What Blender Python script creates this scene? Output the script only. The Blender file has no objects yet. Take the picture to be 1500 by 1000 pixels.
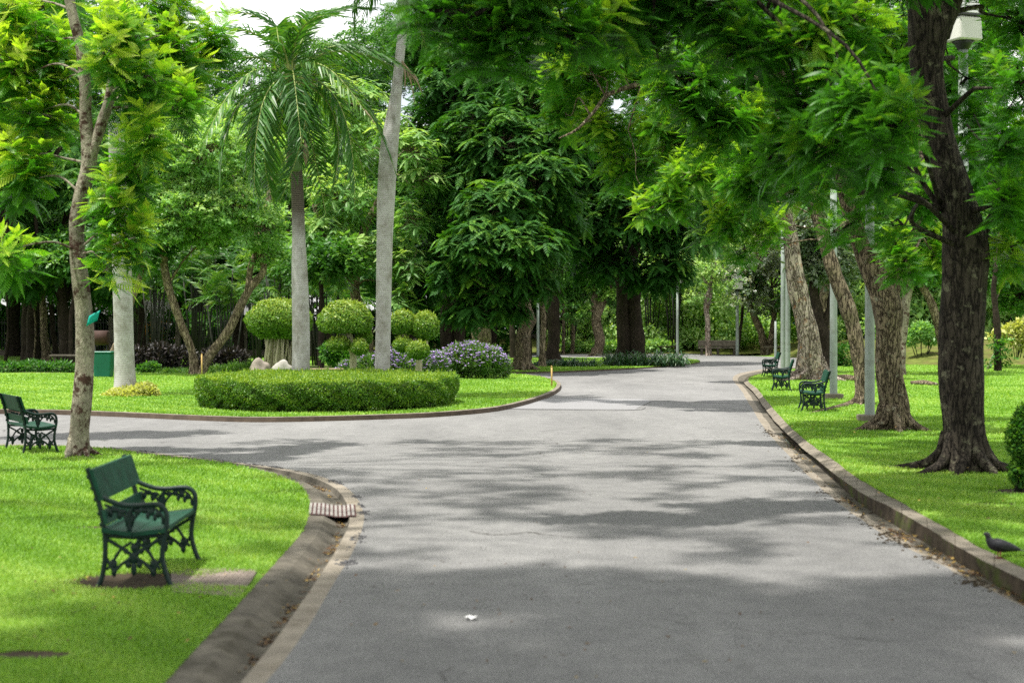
import bpy, bmesh, math, random
import numpy as np
from mathutils import Vector

R = np.random.default_rng(7)
random.seed(7)
C = bpy.context.scene.collection
F, H, HZ = 2200.0, 1.8, 476.0          # focal length in photo pixels, eye height, horizon row
up = np.array([0, 0, 1.0])


def G(px, py, z=0.0):                  # photo pixel -> point on the level z
    Y = F * (H - z) / (py - HZ)
    return np.array([(px - 750) * Y / F, Y, z])


def A(px, py, Y):                      # photo pixel at a given distance
    return np.array([(px - 750) * Y / F, Y, H - (py - HZ) * Y / F])


def nrm(v):
    v = np.asarray(v, float)
    return v / np.maximum(np.linalg.norm(v, axis=-1, keepdims=True), 1e-9)


# ------------------------------------------------------------------ materials
def new_mat(name):
    m = bpy.data.materials.new(name)
    m.use_nodes = True
    nt = m.node_tree
    nt.nodes.clear()
    return m, nt, nt.nodes, nt.links


def ramp(N, stops):
    r = N.new('ShaderNodeValToRGB')
    e = r.color_ramp.elements
    while len(e) < len(stops):
        e.new(0.5)
    for el, (p, c) in zip(e, stops):
        el.position = p
        el.color = (c[0], c[1], c[2], 1)
    return r


def coords(N, L, scale=(1, 1, 1), kind='Object'):
    tc = N.new('ShaderNodeTexCoord')
    mp = N.new('ShaderNodeMapping')
    mp.inputs['Scale'].default_value = scale
    L.new(tc.outputs[kind], mp.inputs['Vector'])
    return mp.outputs['Vector']


def noise(N, L, vec, scale, detail=4, rough=0.55):
    n = N.new('ShaderNodeTexNoise')
    n.inputs['Scale'].default_value = scale
    n.inputs['Detail'].default_value = detail
    n.inputs['Roughness'].default_value = rough
    L.new(vec, n.inputs['Vector'])
    return n.outputs['Fac']


def mixc(N, L, fac, a, b, mode='MIX'):
    m = N.new('ShaderNodeMix')
    m.data_type = 'RGBA'
    m.blend_type = mode
    for sock, v in ((m.inputs[0], fac), (m.inputs[6], a), (m.inputs[7], b)):
        if isinstance(v, (int, float)):
            sock.default_value = v
        elif isinstance(v, tuple):
            sock.default_value = (*v, 1)
        else:
            L.new(v, sock)
    return m.outputs[2]


def finish(N, L, col, rough=0.8, bump=None, bstr=0.3, bdist=0.02, spec=0.3, metal=0.0):
    b = N.new('ShaderNodeBsdfPrincipled')
    o = N.new('ShaderNodeOutputMaterial')
    if isinstance(col, tuple):
        b.inputs['Base Color'].default_value = (*col, 1)
    else:
        L.new(col, b.inputs['Base Color'])
    if isinstance(rough, (int, float)):
        b.inputs['Roughness'].default_value = rough
    else:
        L.new(rough, b.inputs['Roughness'])
    b.inputs['Specular IOR Level'].default_value = spec
    b.inputs['Metallic'].default_value = metal
    if bump is not None:
        bp = N.new('ShaderNodeBump')
        bp.inputs['Strength'].default_value = bstr
        bp.inputs['Distance'].default_value = bdist
        L.new(bump, bp.inputs['Height'])
        L.new(bp.outputs['Normal'], b.inputs['Normal'])
    L.new(b.outputs['BSDF'], o.inputs['Surface'])
    return b


def leaf_mat(name, dark, mid, young, trans=0.38, rough=0.45, spec=0.35, tcol=None):
    m, nt, N, L = new_mat(name)
    at = N.new('ShaderNodeAttribute')
    at.attribute_name = 'tint'
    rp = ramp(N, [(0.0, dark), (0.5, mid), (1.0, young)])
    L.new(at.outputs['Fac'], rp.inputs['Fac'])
    b = N.new('ShaderNodeBsdfPrincipled')
    L.new(rp.outputs['Color'], b.inputs['Base Color'])
    b.inputs['Roughness'].default_value = rough
    b.inputs['Specular IOR Level'].default_value = spec
    t = N.new('ShaderNodeBsdfTranslucent')
    tc = mixc(N, L, 1.0, rp.outputs['Color'], tcol or (1.45, 1.45, 0.5), 'MULTIPLY')
    L.new(tc, t.inputs['Color'])
    mx = N.new('ShaderNodeMixShader')
    mx.inputs[0].default_value = trans
    L.new(b.outputs['BSDF'], mx.inputs[1])
    L.new(t.outputs['BSDF'], mx.inputs[2])
    o = N.new('ShaderNodeOutputMaterial')
    L.new(mx.outputs[0], o.inputs['Surface'])
    return m


def bark_mat(name, dark, light, lichen=None, zs=0.22, sc=26, bstr=0.8, lf=0.55, crack=0.6):
    m, nt, N, L = new_mat(name)
    v = coords(N, L, (1, 1, zs))
    v2 = coords(N, L)
    wob = N.new('ShaderNodeTexNoise')
    wob.inputs['Scale'].default_value = 7
    wob.inputs['Detail'].default_value = 5
    L.new(v, wob.inputs['Vector'])
    mv = mixc(N, L, 0.42, v, wob.outputs['Color'])
    vo = N.new('ShaderNodeTexVoronoi')
    vo.feature = 'DISTANCE_TO_EDGE'
    vo.inputs['Scale'].default_value = sc
    L.new(mv, vo.inputs['Vector'])
    n1 = noise(N, L, mv, sc * 1.3, 7, 0.72)
    n0 = noise(N, L, v2, 2.2, 5, 0.65)
    ck = N.new('ShaderNodeMapRange')
    ck.inputs['From Max'].default_value = 0.16
    ck.inputs['To Min'].default_value = 1 - crack
    L.new(vo.outputs['Distance'], ck.inputs['Value'])
    mul = N.new('ShaderNodeMath')
    mul.operation = 'MULTIPLY'
    L.new(ck.outputs['Result'], mul.inputs[0])
    L.new(n1, mul.inputs[1])
    rp = ramp(N, [(0.10, dark), (0.36, tuple((a * .45 + b * .55) for a, b in zip(dark, light))), (0.66, light)])
    L.new(mul.outputs[0], rp.inputs['Fac'])
    vr = ramp(N, [(0.3, (0.62, 0.62, 0.62)), (0.7, (1.25, 1.25, 1.25))])
    L.new(n0, vr.inputs['Fac'])
    col = mixc(N, L, 1.0, rp.outputs['Color'], vr.outputs['Color'], 'MULTIPLY')
    if lichen:
        n2 = noise(N, L, v2, 5.5, 7, 0.74)
        lr = ramp(N, [(lf - 0.03, (0, 0, 0)), (lf + 0.05, (1, 1, 1))])
        L.new(n2, lr.inputs['Fac'])
        col = mixc(N, L, lr.outputs['Color'], col, lichen)
    finish(N, L, col, 0.9, mul.outputs[0], bstr, 0.05, 0.12)
    return m


def plain(name, col, rough=0.6, var=0.25, sc=8, bstr=0.15, spec=0.3, metal=0.0, dirt=None, kind='Object'):
    m, nt, N, L = new_mat(name)
    v = coords(N, L, kind=kind)
    n = noise(N, L, v, sc, 6, 0.65)
    rp = ramp(N, [(0.3, tuple(c * (1 - var) for c in col)), (0.7, tuple(min(1, c * (1 + var)) for c in col))])
    L.new(n, rp.inputs['Fac'])
    c = rp.outputs['Color']
    if dirt:
        n2 = noise(N, L, v, sc * 0.45, 7, 0.7)
        r2 = ramp(N, [(0.5, (0, 0, 0)), (0.68, (1, 1, 1))])
        L.new(n2, r2.inputs['Fac'])
        c = mixc(N, L, r2.outputs['Color'], c, dirt)
    finish(N, L, c, rough, n, bstr, 0.01, spec, metal)
    return m


M = {}
M['leaf_bright'] = leaf_mat('bright feathery leaf', (0.030, 0.125, 0.010), (0.115, 0.32, 0.018), (0.44, 0.56, 0.05), 0.45, tcol=(1.3, 1.5, .5))
M['leaf_canopy'] = leaf_mat('canopy leaf', (0.018, 0.095, 0.008), (0.060, 0.215, 0.016), (0.24, 0.40, 0.03), 0.55)
M['leaf_dark'] = leaf_mat('dark compound leaf', (0.013, 0.060, 0.009), (0.030, 0.115, 0.014), (0.13, 0.27, 0.022), 0.34, 0.6, 0.2)
M['leaf_pale'] = leaf_mat('pale small leaf', (0.055, 0.165, 0.035), (0.155, 0.325, 0.085), (0.36, 0.52, 0.17), 0.42)
M['leaf_grey'] = leaf_mat('grey glossy leaf', (0.05, 0.10, 0.045), (0.13, 0.19, 0.11), (0.36, 0.40, 0.31), 0.3, 0.3, 0.6)
M['leaf_mid'] = leaf_mat('broad green leaf', (0.018, 0.080, 0.012), (0.052, 0.165, 0.024), (0.15, 0.30, 0.04), 0.36)
M['leaf_palm'] = leaf_mat('palm leaflet', (0.018, 0.075, 0.012), (0.05, 0.155, 0.02), (0.22, 0.32, 0.045), 0.32, 0.42, 0.35)
M['leaf_topiary'] = leaf_mat('clipped small leaf', (0.045, 0.13, 0.012), (0.12, 0.235, 0.022), (0.34, 0.40, 0.055), 0.3)
M['leaf_hedge'] = leaf_mat('hedge leaf', (0.030, 0.10, 0.008), (0.085, 0.20, 0.015), (0.26, 0.37, 0.03), 0.3)
M['leaf_purple'] = leaf_mat('dark purple leaf', (0.010, 0.014, 0.010), (0.022, 0.020, 0.018), (0.05, 0.035, 0.035), 0.12)
M['leaf_yellow'] = leaf_mat('variegated yellow leaf', (0.20, 0.26, 0.05), (0.44, 0.47, 0.14), (0.66, 0.64, 0.30), 0.3)
M['leaf_flower'] = leaf_mat('flower bush leaf', (0.022, 0.085, 0.014), (0.075, 0.175, 0.03), (0.22, 0.32, 0.09), 0.3)
M['leaf_strap'] = leaf_mat('strap leaf', (0.012, 0.05, 0.018), (0.03, 0.085, 0.035), (0.11, 0.18, 0.08), 0.2, 0.35, 0.5)
M['grass'] = leaf_mat('grass blade', (0.085, 0.205, 0.016), (0.185, 0.355, 0.040), (0.36, 0.50, 0.11), 0.35, 0.5, 0.25, (1.3, 1.25, 0.6))
M['petal'] = leaf_mat('violet petal', (0.38, 0.24, 0.60), (0.50, 0.37, 0.70), (0.66, 0.55, 0.80), 0.3, 0.6, 0.2, (1, 0.9, 1.1))
M['dry_leaf'] = leaf_mat('dry fallen leaf', (0.05, 0.028, 0.014), (0.12, 0.065, 0.028), (0.34, 0.24, 0.06), 0.1, 0.7, 0.2, (1, 0.8, 0.5))
M['dead_frond'] = plain('dead palm sheath', (0.26, 0.20, 0.13), 0.85, 0.4, 9)
M['bark_left'] = bark_mat('pale blotched bark', (0.085, 0.068, 0.05), (0.36, 0.33, 0.255), (0.055, 0.030, 0.022), 0.45, 12, 0.6, 0.53, 0.4)
M['bark_big'] = bark_mat('dark fissured bark', (0.007, 0.006, 0.005), (0.078, 0.066, 0.050), (0.17, 0.165, 0.11), 0.20, 12, 1.0, 0.585, 0.8)
M['bark_brown'] = bark_mat('brown fissured bark', (0.022, 0.015, 0.010), (0.32, 0.26, 0.175), (0.34, 0.33, 0.24), 0.22, 13.5, 1.0, 0.62, 0.85)
M['bark_grey'] = bark_mat('pale grey flaking bark', (0.06, 0.045, 0.033), (0.52, 0.44, 0.37), (0.30, 0.15, 0.075), 0.30, 9, 1.0, 0.60, 0.9)
M['bark_dark'] = bark_mat('dark park bark', (0.010, 0.008, 0.006), (0.06, 0.046, 0.034), (0.10, 0.095, 0.06), 0.22, 20, 0.8, 0.66, 0.7)
M['bark_tan'] = bark_mat('tan fissured bark', (0.06, 0.042, 0.026), (0.38, 0.31, 0.21), None, 0.2, 13, 1.0, .6, .85)
M['stem_dark'] = plain('dark stem', (0.022, 0.025, 0.016), 0.7, 0.4, 12)
M['stem_pale'] = plain('pale root', (0.34, 0.30, 0.22), 0.85, 0.35, 14)


def palm_trunk(ztop=None):
    m, nt, N, L = new_mat('ringed grey palm trunk')
    v = coords(N, L)
    w = N.new('ShaderNodeTexWave')
    w.wave_type = 'BANDS'
    w.bands_direction = 'Z'
    w.inputs['Scale'].default_value = 7.0
    w.inputs['Distortion'].default_value = 3.5
    w.inputs['Detail'].default_value = 3
    w.inputs['Detail Scale'].default_value = 1.5
    L.new(v, w.inputs['Vector'])
    n = noise(N, L, v, 3.0, 6, 0.7)
    rp = ramp(N, [(0.0, (0.34, 0.335, 0.32)), (0.3, (0.42, 0.415, 0.40)), (1, (0.46, 0.455, 0.44))])
    L.new(w.outputs['Fac'], rp.inputs['Fac'])
    r2 = ramp(N, [(0.44, (0, 0, 0)), (0.66, (0.9, 0.9, 0.9))])
    L.new(n, r2.inputs['Fac'])
    c = mixc(N, L, r2.outputs['Color'], rp.outputs['Color'], (0.22, 0.205, 0.175))
    n5 = noise(N, L, coords(N, L, (1, 1, .25)), 6, 6, .75)
    r5 = ramp(N, [(.56, (0, 0, 0)), (.68, (.85, .85, .85))])
    L.new(n5, r5.inputs['Fac'])
    c = mixc(N, L, r5.outputs['Color'], c, (.17, .165, .135))
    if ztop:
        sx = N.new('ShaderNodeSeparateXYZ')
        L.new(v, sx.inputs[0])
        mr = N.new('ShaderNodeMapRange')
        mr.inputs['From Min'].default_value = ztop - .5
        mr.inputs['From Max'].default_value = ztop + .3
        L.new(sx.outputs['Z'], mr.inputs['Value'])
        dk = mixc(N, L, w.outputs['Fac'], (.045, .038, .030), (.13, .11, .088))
        c = mixc(N, L, mr.outputs['Result'], c, dk)  # colour turns to darker ringed brown towards the top of the trunk
    finish(N, L, c, 0.85, w.outputs['Fac'], 0.2, 0.006, 0.2)
    return m


M['palm_trunk'] = palm_trunk()
M['palm_trunk_brown_top'] = palm_trunk(4.1)
M['palm_shaft'] = plain('green crownshaft', (0.10, 0.19, 0.05), 0.4, 0.25, 4, 0.05, 0.5)
M['palm_top'] = plain('dark upper palm trunk', (0.10, 0.085, 0.065), 0.9, 0.45, 10, 0.4)
M['board'] = plain('dark green painted board', (0.004, 0.042, 0.023), 0.6, 0.4, 7, 0.15, 0.2, 0, (0.016, 0.062, 0.042))
M['iron'] = plain('dark green cast iron', (0.003, 0.016, 0.013), 0.5, 0.35, 9, 0.2, 0.28)
M['pole'] = plain('grey green painted pole', (0.235, 0.275, 0.25), 0.6, 0.15, 5, 0.05, 0.3, 0, (0.15, 0.165, 0.14))
M['concrete'] = plain('weathered concrete', (0.165, 0.145, 0.115), 0.9, 0.45, 5, 0.4, 0.2, 0, (0.075, 0.068, 0.045))
M['concrete_pale'] = plain('pale kerb concrete', (0.205, 0.180, 0.145), 0.9, 0.25, 5, 0.3, 0.2, 0, (0.13, 0.11, 0.08))
M['gutter'] = plain('stained gutter concrete', (0.098, 0.088, 0.070), 0.9, 0.45, 5, 0.25, 0.2, 0, (0.042, 0.037, 0.024))
M['moss'] = plain('mossy kerb face', (0.045, 0.035, 0.024), 0.95, 0.6, 6, 0.5, 0.15, 0, (0.050, 0.075, 0.010))
M['kerb_brown'] = plain('brown kerb edge', (0.065, 0.048, 0.034), 0.9, 0.4, 6, 0.3)
M['soil'] = plain('bare soil', (0.040, 0.031, 0.020), 0.95, 0.45, 9, 0.6, 0.1)
M['lamp_glass'] = plain('milky lamp panel', (0.62, 0.62, 0.58), 0.4, 0.06, 3, 0.0, 0.4)
M['lamp_lid'] = plain('grey lamp lid', (0.55, 0.56, 0.56), 0.5, 0.15, 6, 0.05, 0.4)
M['dark_metal'] = plain('dark metal', (0.02, 0.022, 0.022), 0.5, 0.3, 8, 0.05, 0.4)
M['bin'] = plain('green plastic bin', (0.004, 0.12, 0.075), 0.45, 0.15, 3, 0.03, 0.4)
M['rust'] = plain('rusty brown drum', (0.04, 0.019, 0.013), 0.8, 0.4, 6, 0.2)
M['wood_stake'] = plain('yellow wood stake', (0.46, 0.30, 0.11), 0.8, 0.25, 12, 0.1)
M['tag'] = plain('turquoise tag', (0.0, 0.33, 0.27), 0.5, 0.08, 5, 0.0)
M['rock'] = plain('pale boulder', (0.20, 0.175, 0.145), 0.9, 0.35, 4, 0.6, 0.2, 0, (0.24, 0.20, 0.16))
M['rock_white'] = plain('white boulder', (0.31, 0.295, 0.265), 0.85, 0.2, 4, 0.6, 0.2, 0, (0.40, 0.36, 0.30))
M['stone_brown'] = plain('brown stone slab', (0.24, 0.18, 0.12), 0.85, 0.25, 5, 0.2)
M['feather'] = plain('dark pigeon feather', (0.009, 0.009, 0.012), 0.5, 0.5, 30, 0.2, 0.4)
M['feather_band'] = plain('grey wing feather', (0.020, 0.021, 0.025), 0.5, 0.4, 40, 0.2, 0.4)
M['bird_leg'] = plain('pink bird leg', (0.25, 0.07, 0.05), 0.6, 0.1)
M['yellow_paint'] = plain('yellow vehicle paint', (0.75, 0.36, 0.02), 0.35, 0.08, 3, 0.0, 0.5)
M['blue_paint'] = plain('blue vehicle paint', (0.02, 0.10, 0.34), 0.35, 0.1, 3, 0.0, 0.5)
M['glass_dark'] = plain('dark window glass', (0.03, 0.03, 0.07), 0.1, 0.1, 3, 0.0, 0.6)
M['rubber'] = plain('black rubber', (0.015, 0.015, 0.015), 0.8, 0.2)
M['facade'] = plain('pale lilac facade', (0.46, 0.44, 0.50), 0.85, 0.12, 0.8, 0.05)
M['facade_white'] = plain('off white facade', (0.66, 0.65, 0.66), 0.85, 0.1, 0.8, 0.05)
M['paper'] = plain('white paper', (0.75, 0.75, 0.75), 0.7, 0.05)


def road_mat():
    m, nt, N, L = new_mat('worn grey asphalt')
    v = coords(N, L)
    v2 = coords(N, L, (1.0, 0.3, 1))
    big = noise(N, L, v2, 0.45, 6, 0.65)
    fine = noise(N, L, v, 55, 5, 0.8)
    mid = noise(N, L, v, 4, 7, 0.75)
    vo = N.new('ShaderNodeTexVoronoi')
    vo.inputs['Scale'].default_value = 90
    L.new(v, vo.inputs['Vector'])
    base = ramp(N, [(0.3, (0.122, 0.122, 0.121)), (0.7, (0.205, 0.204, 0.201))])
    L.new(big, base.inputs['Fac'])
    fr = ramp(N, [(0.32, (0.45, 0.45, 0.45)), (0.5, (1, 1, 1)), (0.7, (1.6, 1.6, 1.6))])
    L.new(fine, fr.inputs['Fac'])
    c = mixc(N, L, 1.0, base.outputs['Color'], fr.outputs['Color'], 'MULTIPLY')
    mr = ramp(N, [(0.3, (0.78, 0.78, 0.79)), (0.7, (1.16, 1.16, 1.15))])
    L.new(mid, mr.inputs['Fac'])
    c = mixc(N, L, 1.0, c, mr.outputs['Color'], 'MULTIPLY')
    sp = ramp(N, [(0.0, (1.7, 1.7, 1.7)), (0.2, (1, 1, 1))])
    L.new(vo.outputs['Distance'], sp.inputs['Fac'])
    c = mixc(N, L, 0.8, c, sp.outputs['Color'], 'MULTIPLY')
    # hairline cracks, only in places
    wob = N.new('ShaderNodeTexNoise')
    wob.inputs['Scale'].default_value = 1.6
    wob.inputs['Detail'].default_value = 6
    L.new(v, wob.inputs['Vector'])
    mv = mixc(N, L, 0.45, v, wob.outputs['Color'])
    v3 = N.new('ShaderNodeTexVoronoi')
    v3.feature = 'DISTANCE_TO_EDGE'
    v3.inputs['Scale'].default_value = 0.55
    L.new(mv, v3.inputs['Vector'])
    cr = ramp(N, [(0.0, (1, 1, 1)), (0.006, (0, 0, 0))])
    L.new(v3.outputs['Distance'], cr.inputs['Fac'])
    msk = ramp(N, [(0.50, (0, 0, 0)), (0.60, (1, 1, 1))])
    L.new(noise(N, L, v, 0.6, 4, 0.6), msk.inputs['Fac'])
    mu = N.new('ShaderNodeMath')
    mu.operation = 'MULTIPLY'
    L.new(cr.outputs['Color'], mu.inputs[0])
    L.new(msk.outputs['Color'], mu.inputs[1])
    c = mixc(N, L, mu.outputs[0], c, (0.05, 0.048, 0.045))
    # old stains
    st = ramp(N, [(0.60, (0, 0, 0)), (0.70, (0.5, 0.5, 0.5))])
    L.new(noise(N, L, v2, 1.3, 6, 0.7), st.inputs['Fac'])
    c = mixc(N, L, st.outputs['Color'], c, (0.10, 0.098, 0.095))
    finish(N, L, c, 0.85, fine, 0.8, 0.015, 0.25)
    return m


M['road'] = road_mat()
M['road_patch'] = plain('darker asphalt patch', (0.19, 0.19, 0.195), 0.8, 0.3, 60, 0.4, 0.3)
M['tar'] = plain('tar seam', (0.055, 0.055, 0.058), 0.7, 0.4, 20, 0.2, 0.3)


def lawn_mat():
    m, nt, N, L = new_mat('lawn turf')
    v = coords(N, L)
    a = noise(N, L, v, 0.5, 5, 0.6)
    b = noise(N, L, v, 28, 5, 0.75)
    r1 = ramp(N, [(0.25, (0.09, 0.21, 0.016)), (0.7, (0.195, 0.355, 0.04))])
    L.new(a, r1.inputs['Fac'])
    r2 = ramp(N, [(0.3, (0.62, 0.62, 0.6)), (0.7, (1.25, 1.25, 1.25))])
    L.new(b, r2.inputs['Fac'])
    c = mixc(N, L, 1.0, r1.outputs['Color'], r2.outputs['Color'], 'MULTIPLY')
    d = noise(N, L, v, 1.7, 6, 0.72)
    r3 = ramp(N, [(0.66, (0, 0, 0)), (0.78, (1, 1, 1))])
    L.new(d, r3.inputs['Fac'])
    c = mixc(N, L, r3.outputs['Color'], c, (0.14, 0.115, 0.035))
    finish(N, L, c, 0.9, b, 0.9, 0.05, 0.15)
    return m


M['lawn'] = lawn_mat()


def paving_mat():
    m, nt, N, L = new_mat('brown paving bricks')
    v = coords(N, L)
    br = N.new('ShaderNodeTexBrick')
    br.inputs['Scale'].default_value = 5.2
    br.inputs['Mortar Size'].default_value = 0.018
    br.inputs['Color1'].default_value = (0.20, 0.165, 0.14, 1)
    br.inputs['Color2'].default_value = (0.15, 0.125, 0.105, 1)
    br.inputs['Mortar'].default_value = (0.05, 0.04, 0.03, 1)
    L.new(v, br.inputs['Vector'])
    n = noise(N, L, v, 9, 6, 0.7)
    r = ramp(N, [(0.3, (0.7, 0.7, 0.7)), (0.7, (1.3, 1.3, 1.3))])
    L.new(n, r.inputs['Fac'])
    c = mixc(N, L, 1.0, br.outputs['Color'], r.outputs['Color'], 'MULTIPLY')
    finish(N, L, c, 0.9, br.outputs['Fac'], -0.4, 0.02, 0.2)
    return m


M['paving'] = paving_mat()


def facade_mat(name, wall, win, sx, sz):
    m, nt, N, L = new_mat(name)
    v = coords(N, L)
    br = N.new('ShaderNodeTexBrick')
    br.offset = 0.0
    br.inputs['Scale'].default_value = 1.0
    br.inputs['Brick Width'].default_value = sx
    br.inputs['Row Height'].default_value = sz
    br.inputs['Mortar Size'].default_value = 0.28
    br.inputs['Mortar Smooth'].default_value = 0.0
    br.inputs['Color1'].default_value = (*win, 1)
    br.inputs['Color2'].default_value = (*(w * 1.6 for w in win), 1)
    br.inputs['Mortar'].default_value = (*wall, 1)
    sw = N.new('ShaderNodeSeparateXYZ')
    cb = N.new('ShaderNodeCombineXYZ')
    L.new(v, sw.inputs[0])
    L.new(sw.outputs['X'], cb.inputs['X'])
    L.new(sw.outputs['Z'], cb.inputs['Y'])
    L.new(cb.outputs[0], br.inputs['Vector'])
    finish(N, L, br.outputs['Color'], 0.7)
    return m


def water_mat():
    m, nt, N, L = new_mat('still puddle water')
    finish(N, L, (0.03, 0.028, 0.022), 0.02, None, spec=0.9)
    return m


M['water'] = water_mat()


# ------------------------------------------------------------------ mesh helpers
def link(name, me, mat, parent=None, loc=(0, 0, 0)):
    o = bpy.data.objects.new(name, me)
    C.objects.link(o)
    for mm in (mat if isinstance(mat, (list, tuple)) else [mat]):
        if mm is not None:
            me.materials.append(mm)
    o.location = loc
    if parent:
        o.parent = parent
    return o


def tag(o, label, cat, group=None, kind=None):
    if label:
        o['label'] = label
    if cat:
        o['category'] = cat
    if group:
        o['group'] = group
    if kind:
        o['kind'] = kind
    return o


def empty(name, loc, label, cat, group=None, rz=0.0):
    o = bpy.data.objects.new(name, None)
    C.objects.link(o)
    o.empty_display_size = 0.2
    o.location = loc
    o.rotation_euler = (0, 0, rz)
    return tag(o, label, cat, group)


def struct(name, me, mat):
    o = link(name, me, mat)
    o['kind'] = 'structure'
    return o


def leaf_mesh(name, V, tint):
    """V (Q,k,3): loose faces of k corners, tint per face."""
    V = np.asarray(V, np.float32)
    Q, k = V.shape[0], V.shape[1]
    me = bpy.data.meshes.new(name)
    me.vertices.add(Q * k)
    me.vertices.foreach_set('co', V.reshape(-1))
    me.loops.add(Q * k)
    me.loops.foreach_set('vertex_index', np.arange(Q * k, dtype=np.int32))
    me.polygons.add(Q)
    me.polygons.foreach_set('loop_start', np.arange(0, Q * k, k, dtype=np.int32))
    at = me.attributes.new('tint', 'FLOAT', 'FACE')
    at.data.foreach_set('value', np.clip(tint, 0, 1).astype(np.float32))
    me.update(calc_edges=True)
    return me


class MB:
    """Collects tubes, boxes and lathes into one mesh."""

    def __init__(s):
        s.v, s.f, s.m, s.n = [], [], [], 0

    def add(s, verts, faces, mi=0):
        verts = np.asarray(verts, float)
        s.v.append(verts)
        s.f += [tuple(i + s.n for i in f) for f in faces]
        s.m += [mi] * len(faces)
        s.n += len(verts)

    def tube(s, pts, rad, sides=8, cap=True, mi=0, flat=None, rfun=None):
        pts = np.asarray(pts, float)
        n = len(pts)
        rad = np.full(n, rad, float) if np.isscalar(rad) else np.asarray(rad, float)
        t = nrm(np.gradient(pts, axis=0))
        ref = np.array([0, 1.0, 0]) if abs(t[0][1]) < 0.9 else np.array([1.0, 0, 0])
        rings = []
        u = ref
        a = np.linspace(0, 2 * np.pi, sides, endpoint=False)
        for i in range(n):
            u = nrm(u - t[i] * np.dot(u, t[i]))
            w = np.cross(t[i], u)
            r = rad[i] * np.ones(sides)
            if rfun is not None:
                r = r * rfun(a, pts[i], i / (n - 1))
            fu, fw = (1, 1) if flat is None else flat
            rings.append(pts[i] + (np.cos(a) * r * fu)[:, None] * u + (np.sin(a) * r * fw)[:, None] * w)
        V = np.concatenate(rings)
        fs = []
        for i in range(n - 1):
            for j in range(sides):
                k = (j + 1) % sides
                fs.append((i * sides + j, i * sides + k, (i + 1) * sides + k, (i + 1) * sides + j))
        if cap:
            fs.append(tuple(range(sides))[::-1])
            fs.append(tuple((n - 1) * sides + j for j in range(sides)))
        s.add(V, fs, mi)

    def box(s, c, size, rz=0.0, mi=0, taper=1.0, bev=0.0):
        x, y, z = np.array(size) / 2
        b = min(bev, x * .9, y * .9, z * .9)
        if b > 0:
            prof = [(-z, b), (-z + b, 0), (z - b, 0), (z, b)]
            V = []
            for zz, ins in prof:
                xx, yy = x - ins, y - ins
                q = b if ins == 0 else b * 0.4
                V += [(-xx + q, -yy, zz), (xx - q, -yy, zz), (xx, -yy + q, zz), (xx, yy - q, zz), (xx - q, yy, zz), (-xx + q, yy, zz), (-xx, yy - q, zz), (-xx, -yy + q, zz)]
            fs = [tuple(range(8))[::-1], tuple(range(24, 32))]
            for i in range(3):
                for j in range(8):
                    k = (j + 1) % 8
                    fs.append((i * 8 + j, i * 8 + k, i * 8 + 8 + k, i * 8 + 8 + j))
            V = np.array(V)
        else:
            V = np.array([(sx * x, sy * y, sz * z) for sz in (-1, 1) for sx, sy in ((-1, -1), (1, -1), (1, 1), (-1, 1))])
            fs = [(3, 2, 1, 0), (4, 5, 6, 7), (0, 1, 5, 4), (1, 2, 6, 5), (2, 3, 7, 6), (3, 0, 4, 7)]
        if taper != 1.0:
            k = np.where(V[:, 2] > 0, taper, 1.0)
            V = V * np.stack([k, k, np.ones_like(k)], 1)
        cr, sr = math.cos(rz), math.sin(rz)
        V = np.stack([V[:, 0] * cr - V[:, 1] * sr, V[:, 0] * sr + V[:, 1] * cr, V[:, 2]], 1) + np.asarray(c, float)
        s.add(V, fs, mi)

    def ellipsoid(s, c, r, nu=16, nv=10, mi=0, fun=None):
        V, fs = [], []
        for i in range(nv + 1):
            th = math.pi * i / nv
            for j in range(nu):
                ph = 2 * math.pi * j / nu
                d = np.array([math.sin(th) * math.cos(ph), math.sin(th) * math.sin(ph), math.cos(th)])
                k = fun(d) if fun else 1.0
                V.append(np.asarray(c) + d * np.asarray(r) * k)
        for i in range(nv):
            for j in range(nu):
                k = (j + 1) % nu
                fs.append((i * nu + j, (i + 1) * nu + j, (i + 1) * nu + k, i * nu + k))
        s.add(V, fs, mi)

    def mesh(s, name, smooth=True):
        me = bpy.data.meshes.new(name)
        V = np.concatenate(s.v)
        me.from_pydata(V.tolist(), [], s.f)
        me.polygons.foreach_set('material_index', np.array(s.m, np.int32))
        if smooth:
            me.polygons.foreach_set('use_smooth', np.ones(len(s.f), bool))
        me.update()
        return me

    def build(s, name, mat, parent=None, smooth=True, loc=(0, 0, 0)):
        return link(name, s.mesh(name, smooth), mat, parent, loc)


def catmull(P, k=5):
    P = np.asarray(P, float)
    if len(P) < 3:
        t = np.linspace(0, 1, k + 1)[:, None]
        return P[0] * (1 - t) + P[-1] * t
    Q = np.vstack([2 * P[0] - P[1], P, 2 * P[-1] - P[-2]])
    out = []
    for i in range(1, len(Q) - 2):
        p0, p1, p2, p3 = Q[i - 1], Q[i], Q[i + 1], Q[i + 2]
        for t in np.linspace(0, 1, k, endpoint=False):
            out.append(0.5 * ((2 * p1) + (-p0 + p2) * t + (2 * p0 - 5 * p1 + 4 * p2 - p3) * t * t + (-p0 + 3 * p1 - 3 * p2 + p3) * t ** 3))
    out.append(P[-1])
    return np.array(out)


def polygon(name, pts, mat, z=None):
    """A flat sheet from an outline (concave allowed)."""
    bm = bmesh.new()
    vs = [bm.verts.new((p[0], p[1], p[2] if z is None else z)) for p in pts]
    f = bm.faces.new(vs)
    bm.normal_update()
    if f.normal.z < 0:
        f.normal_flip()
    bmesh.ops.triangulate(bm, faces=[f])
    me = bpy.data.meshes.new(name)
    bm.to_mesh(me)
    bm.free()
    return struct(name, me, mat)


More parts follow.
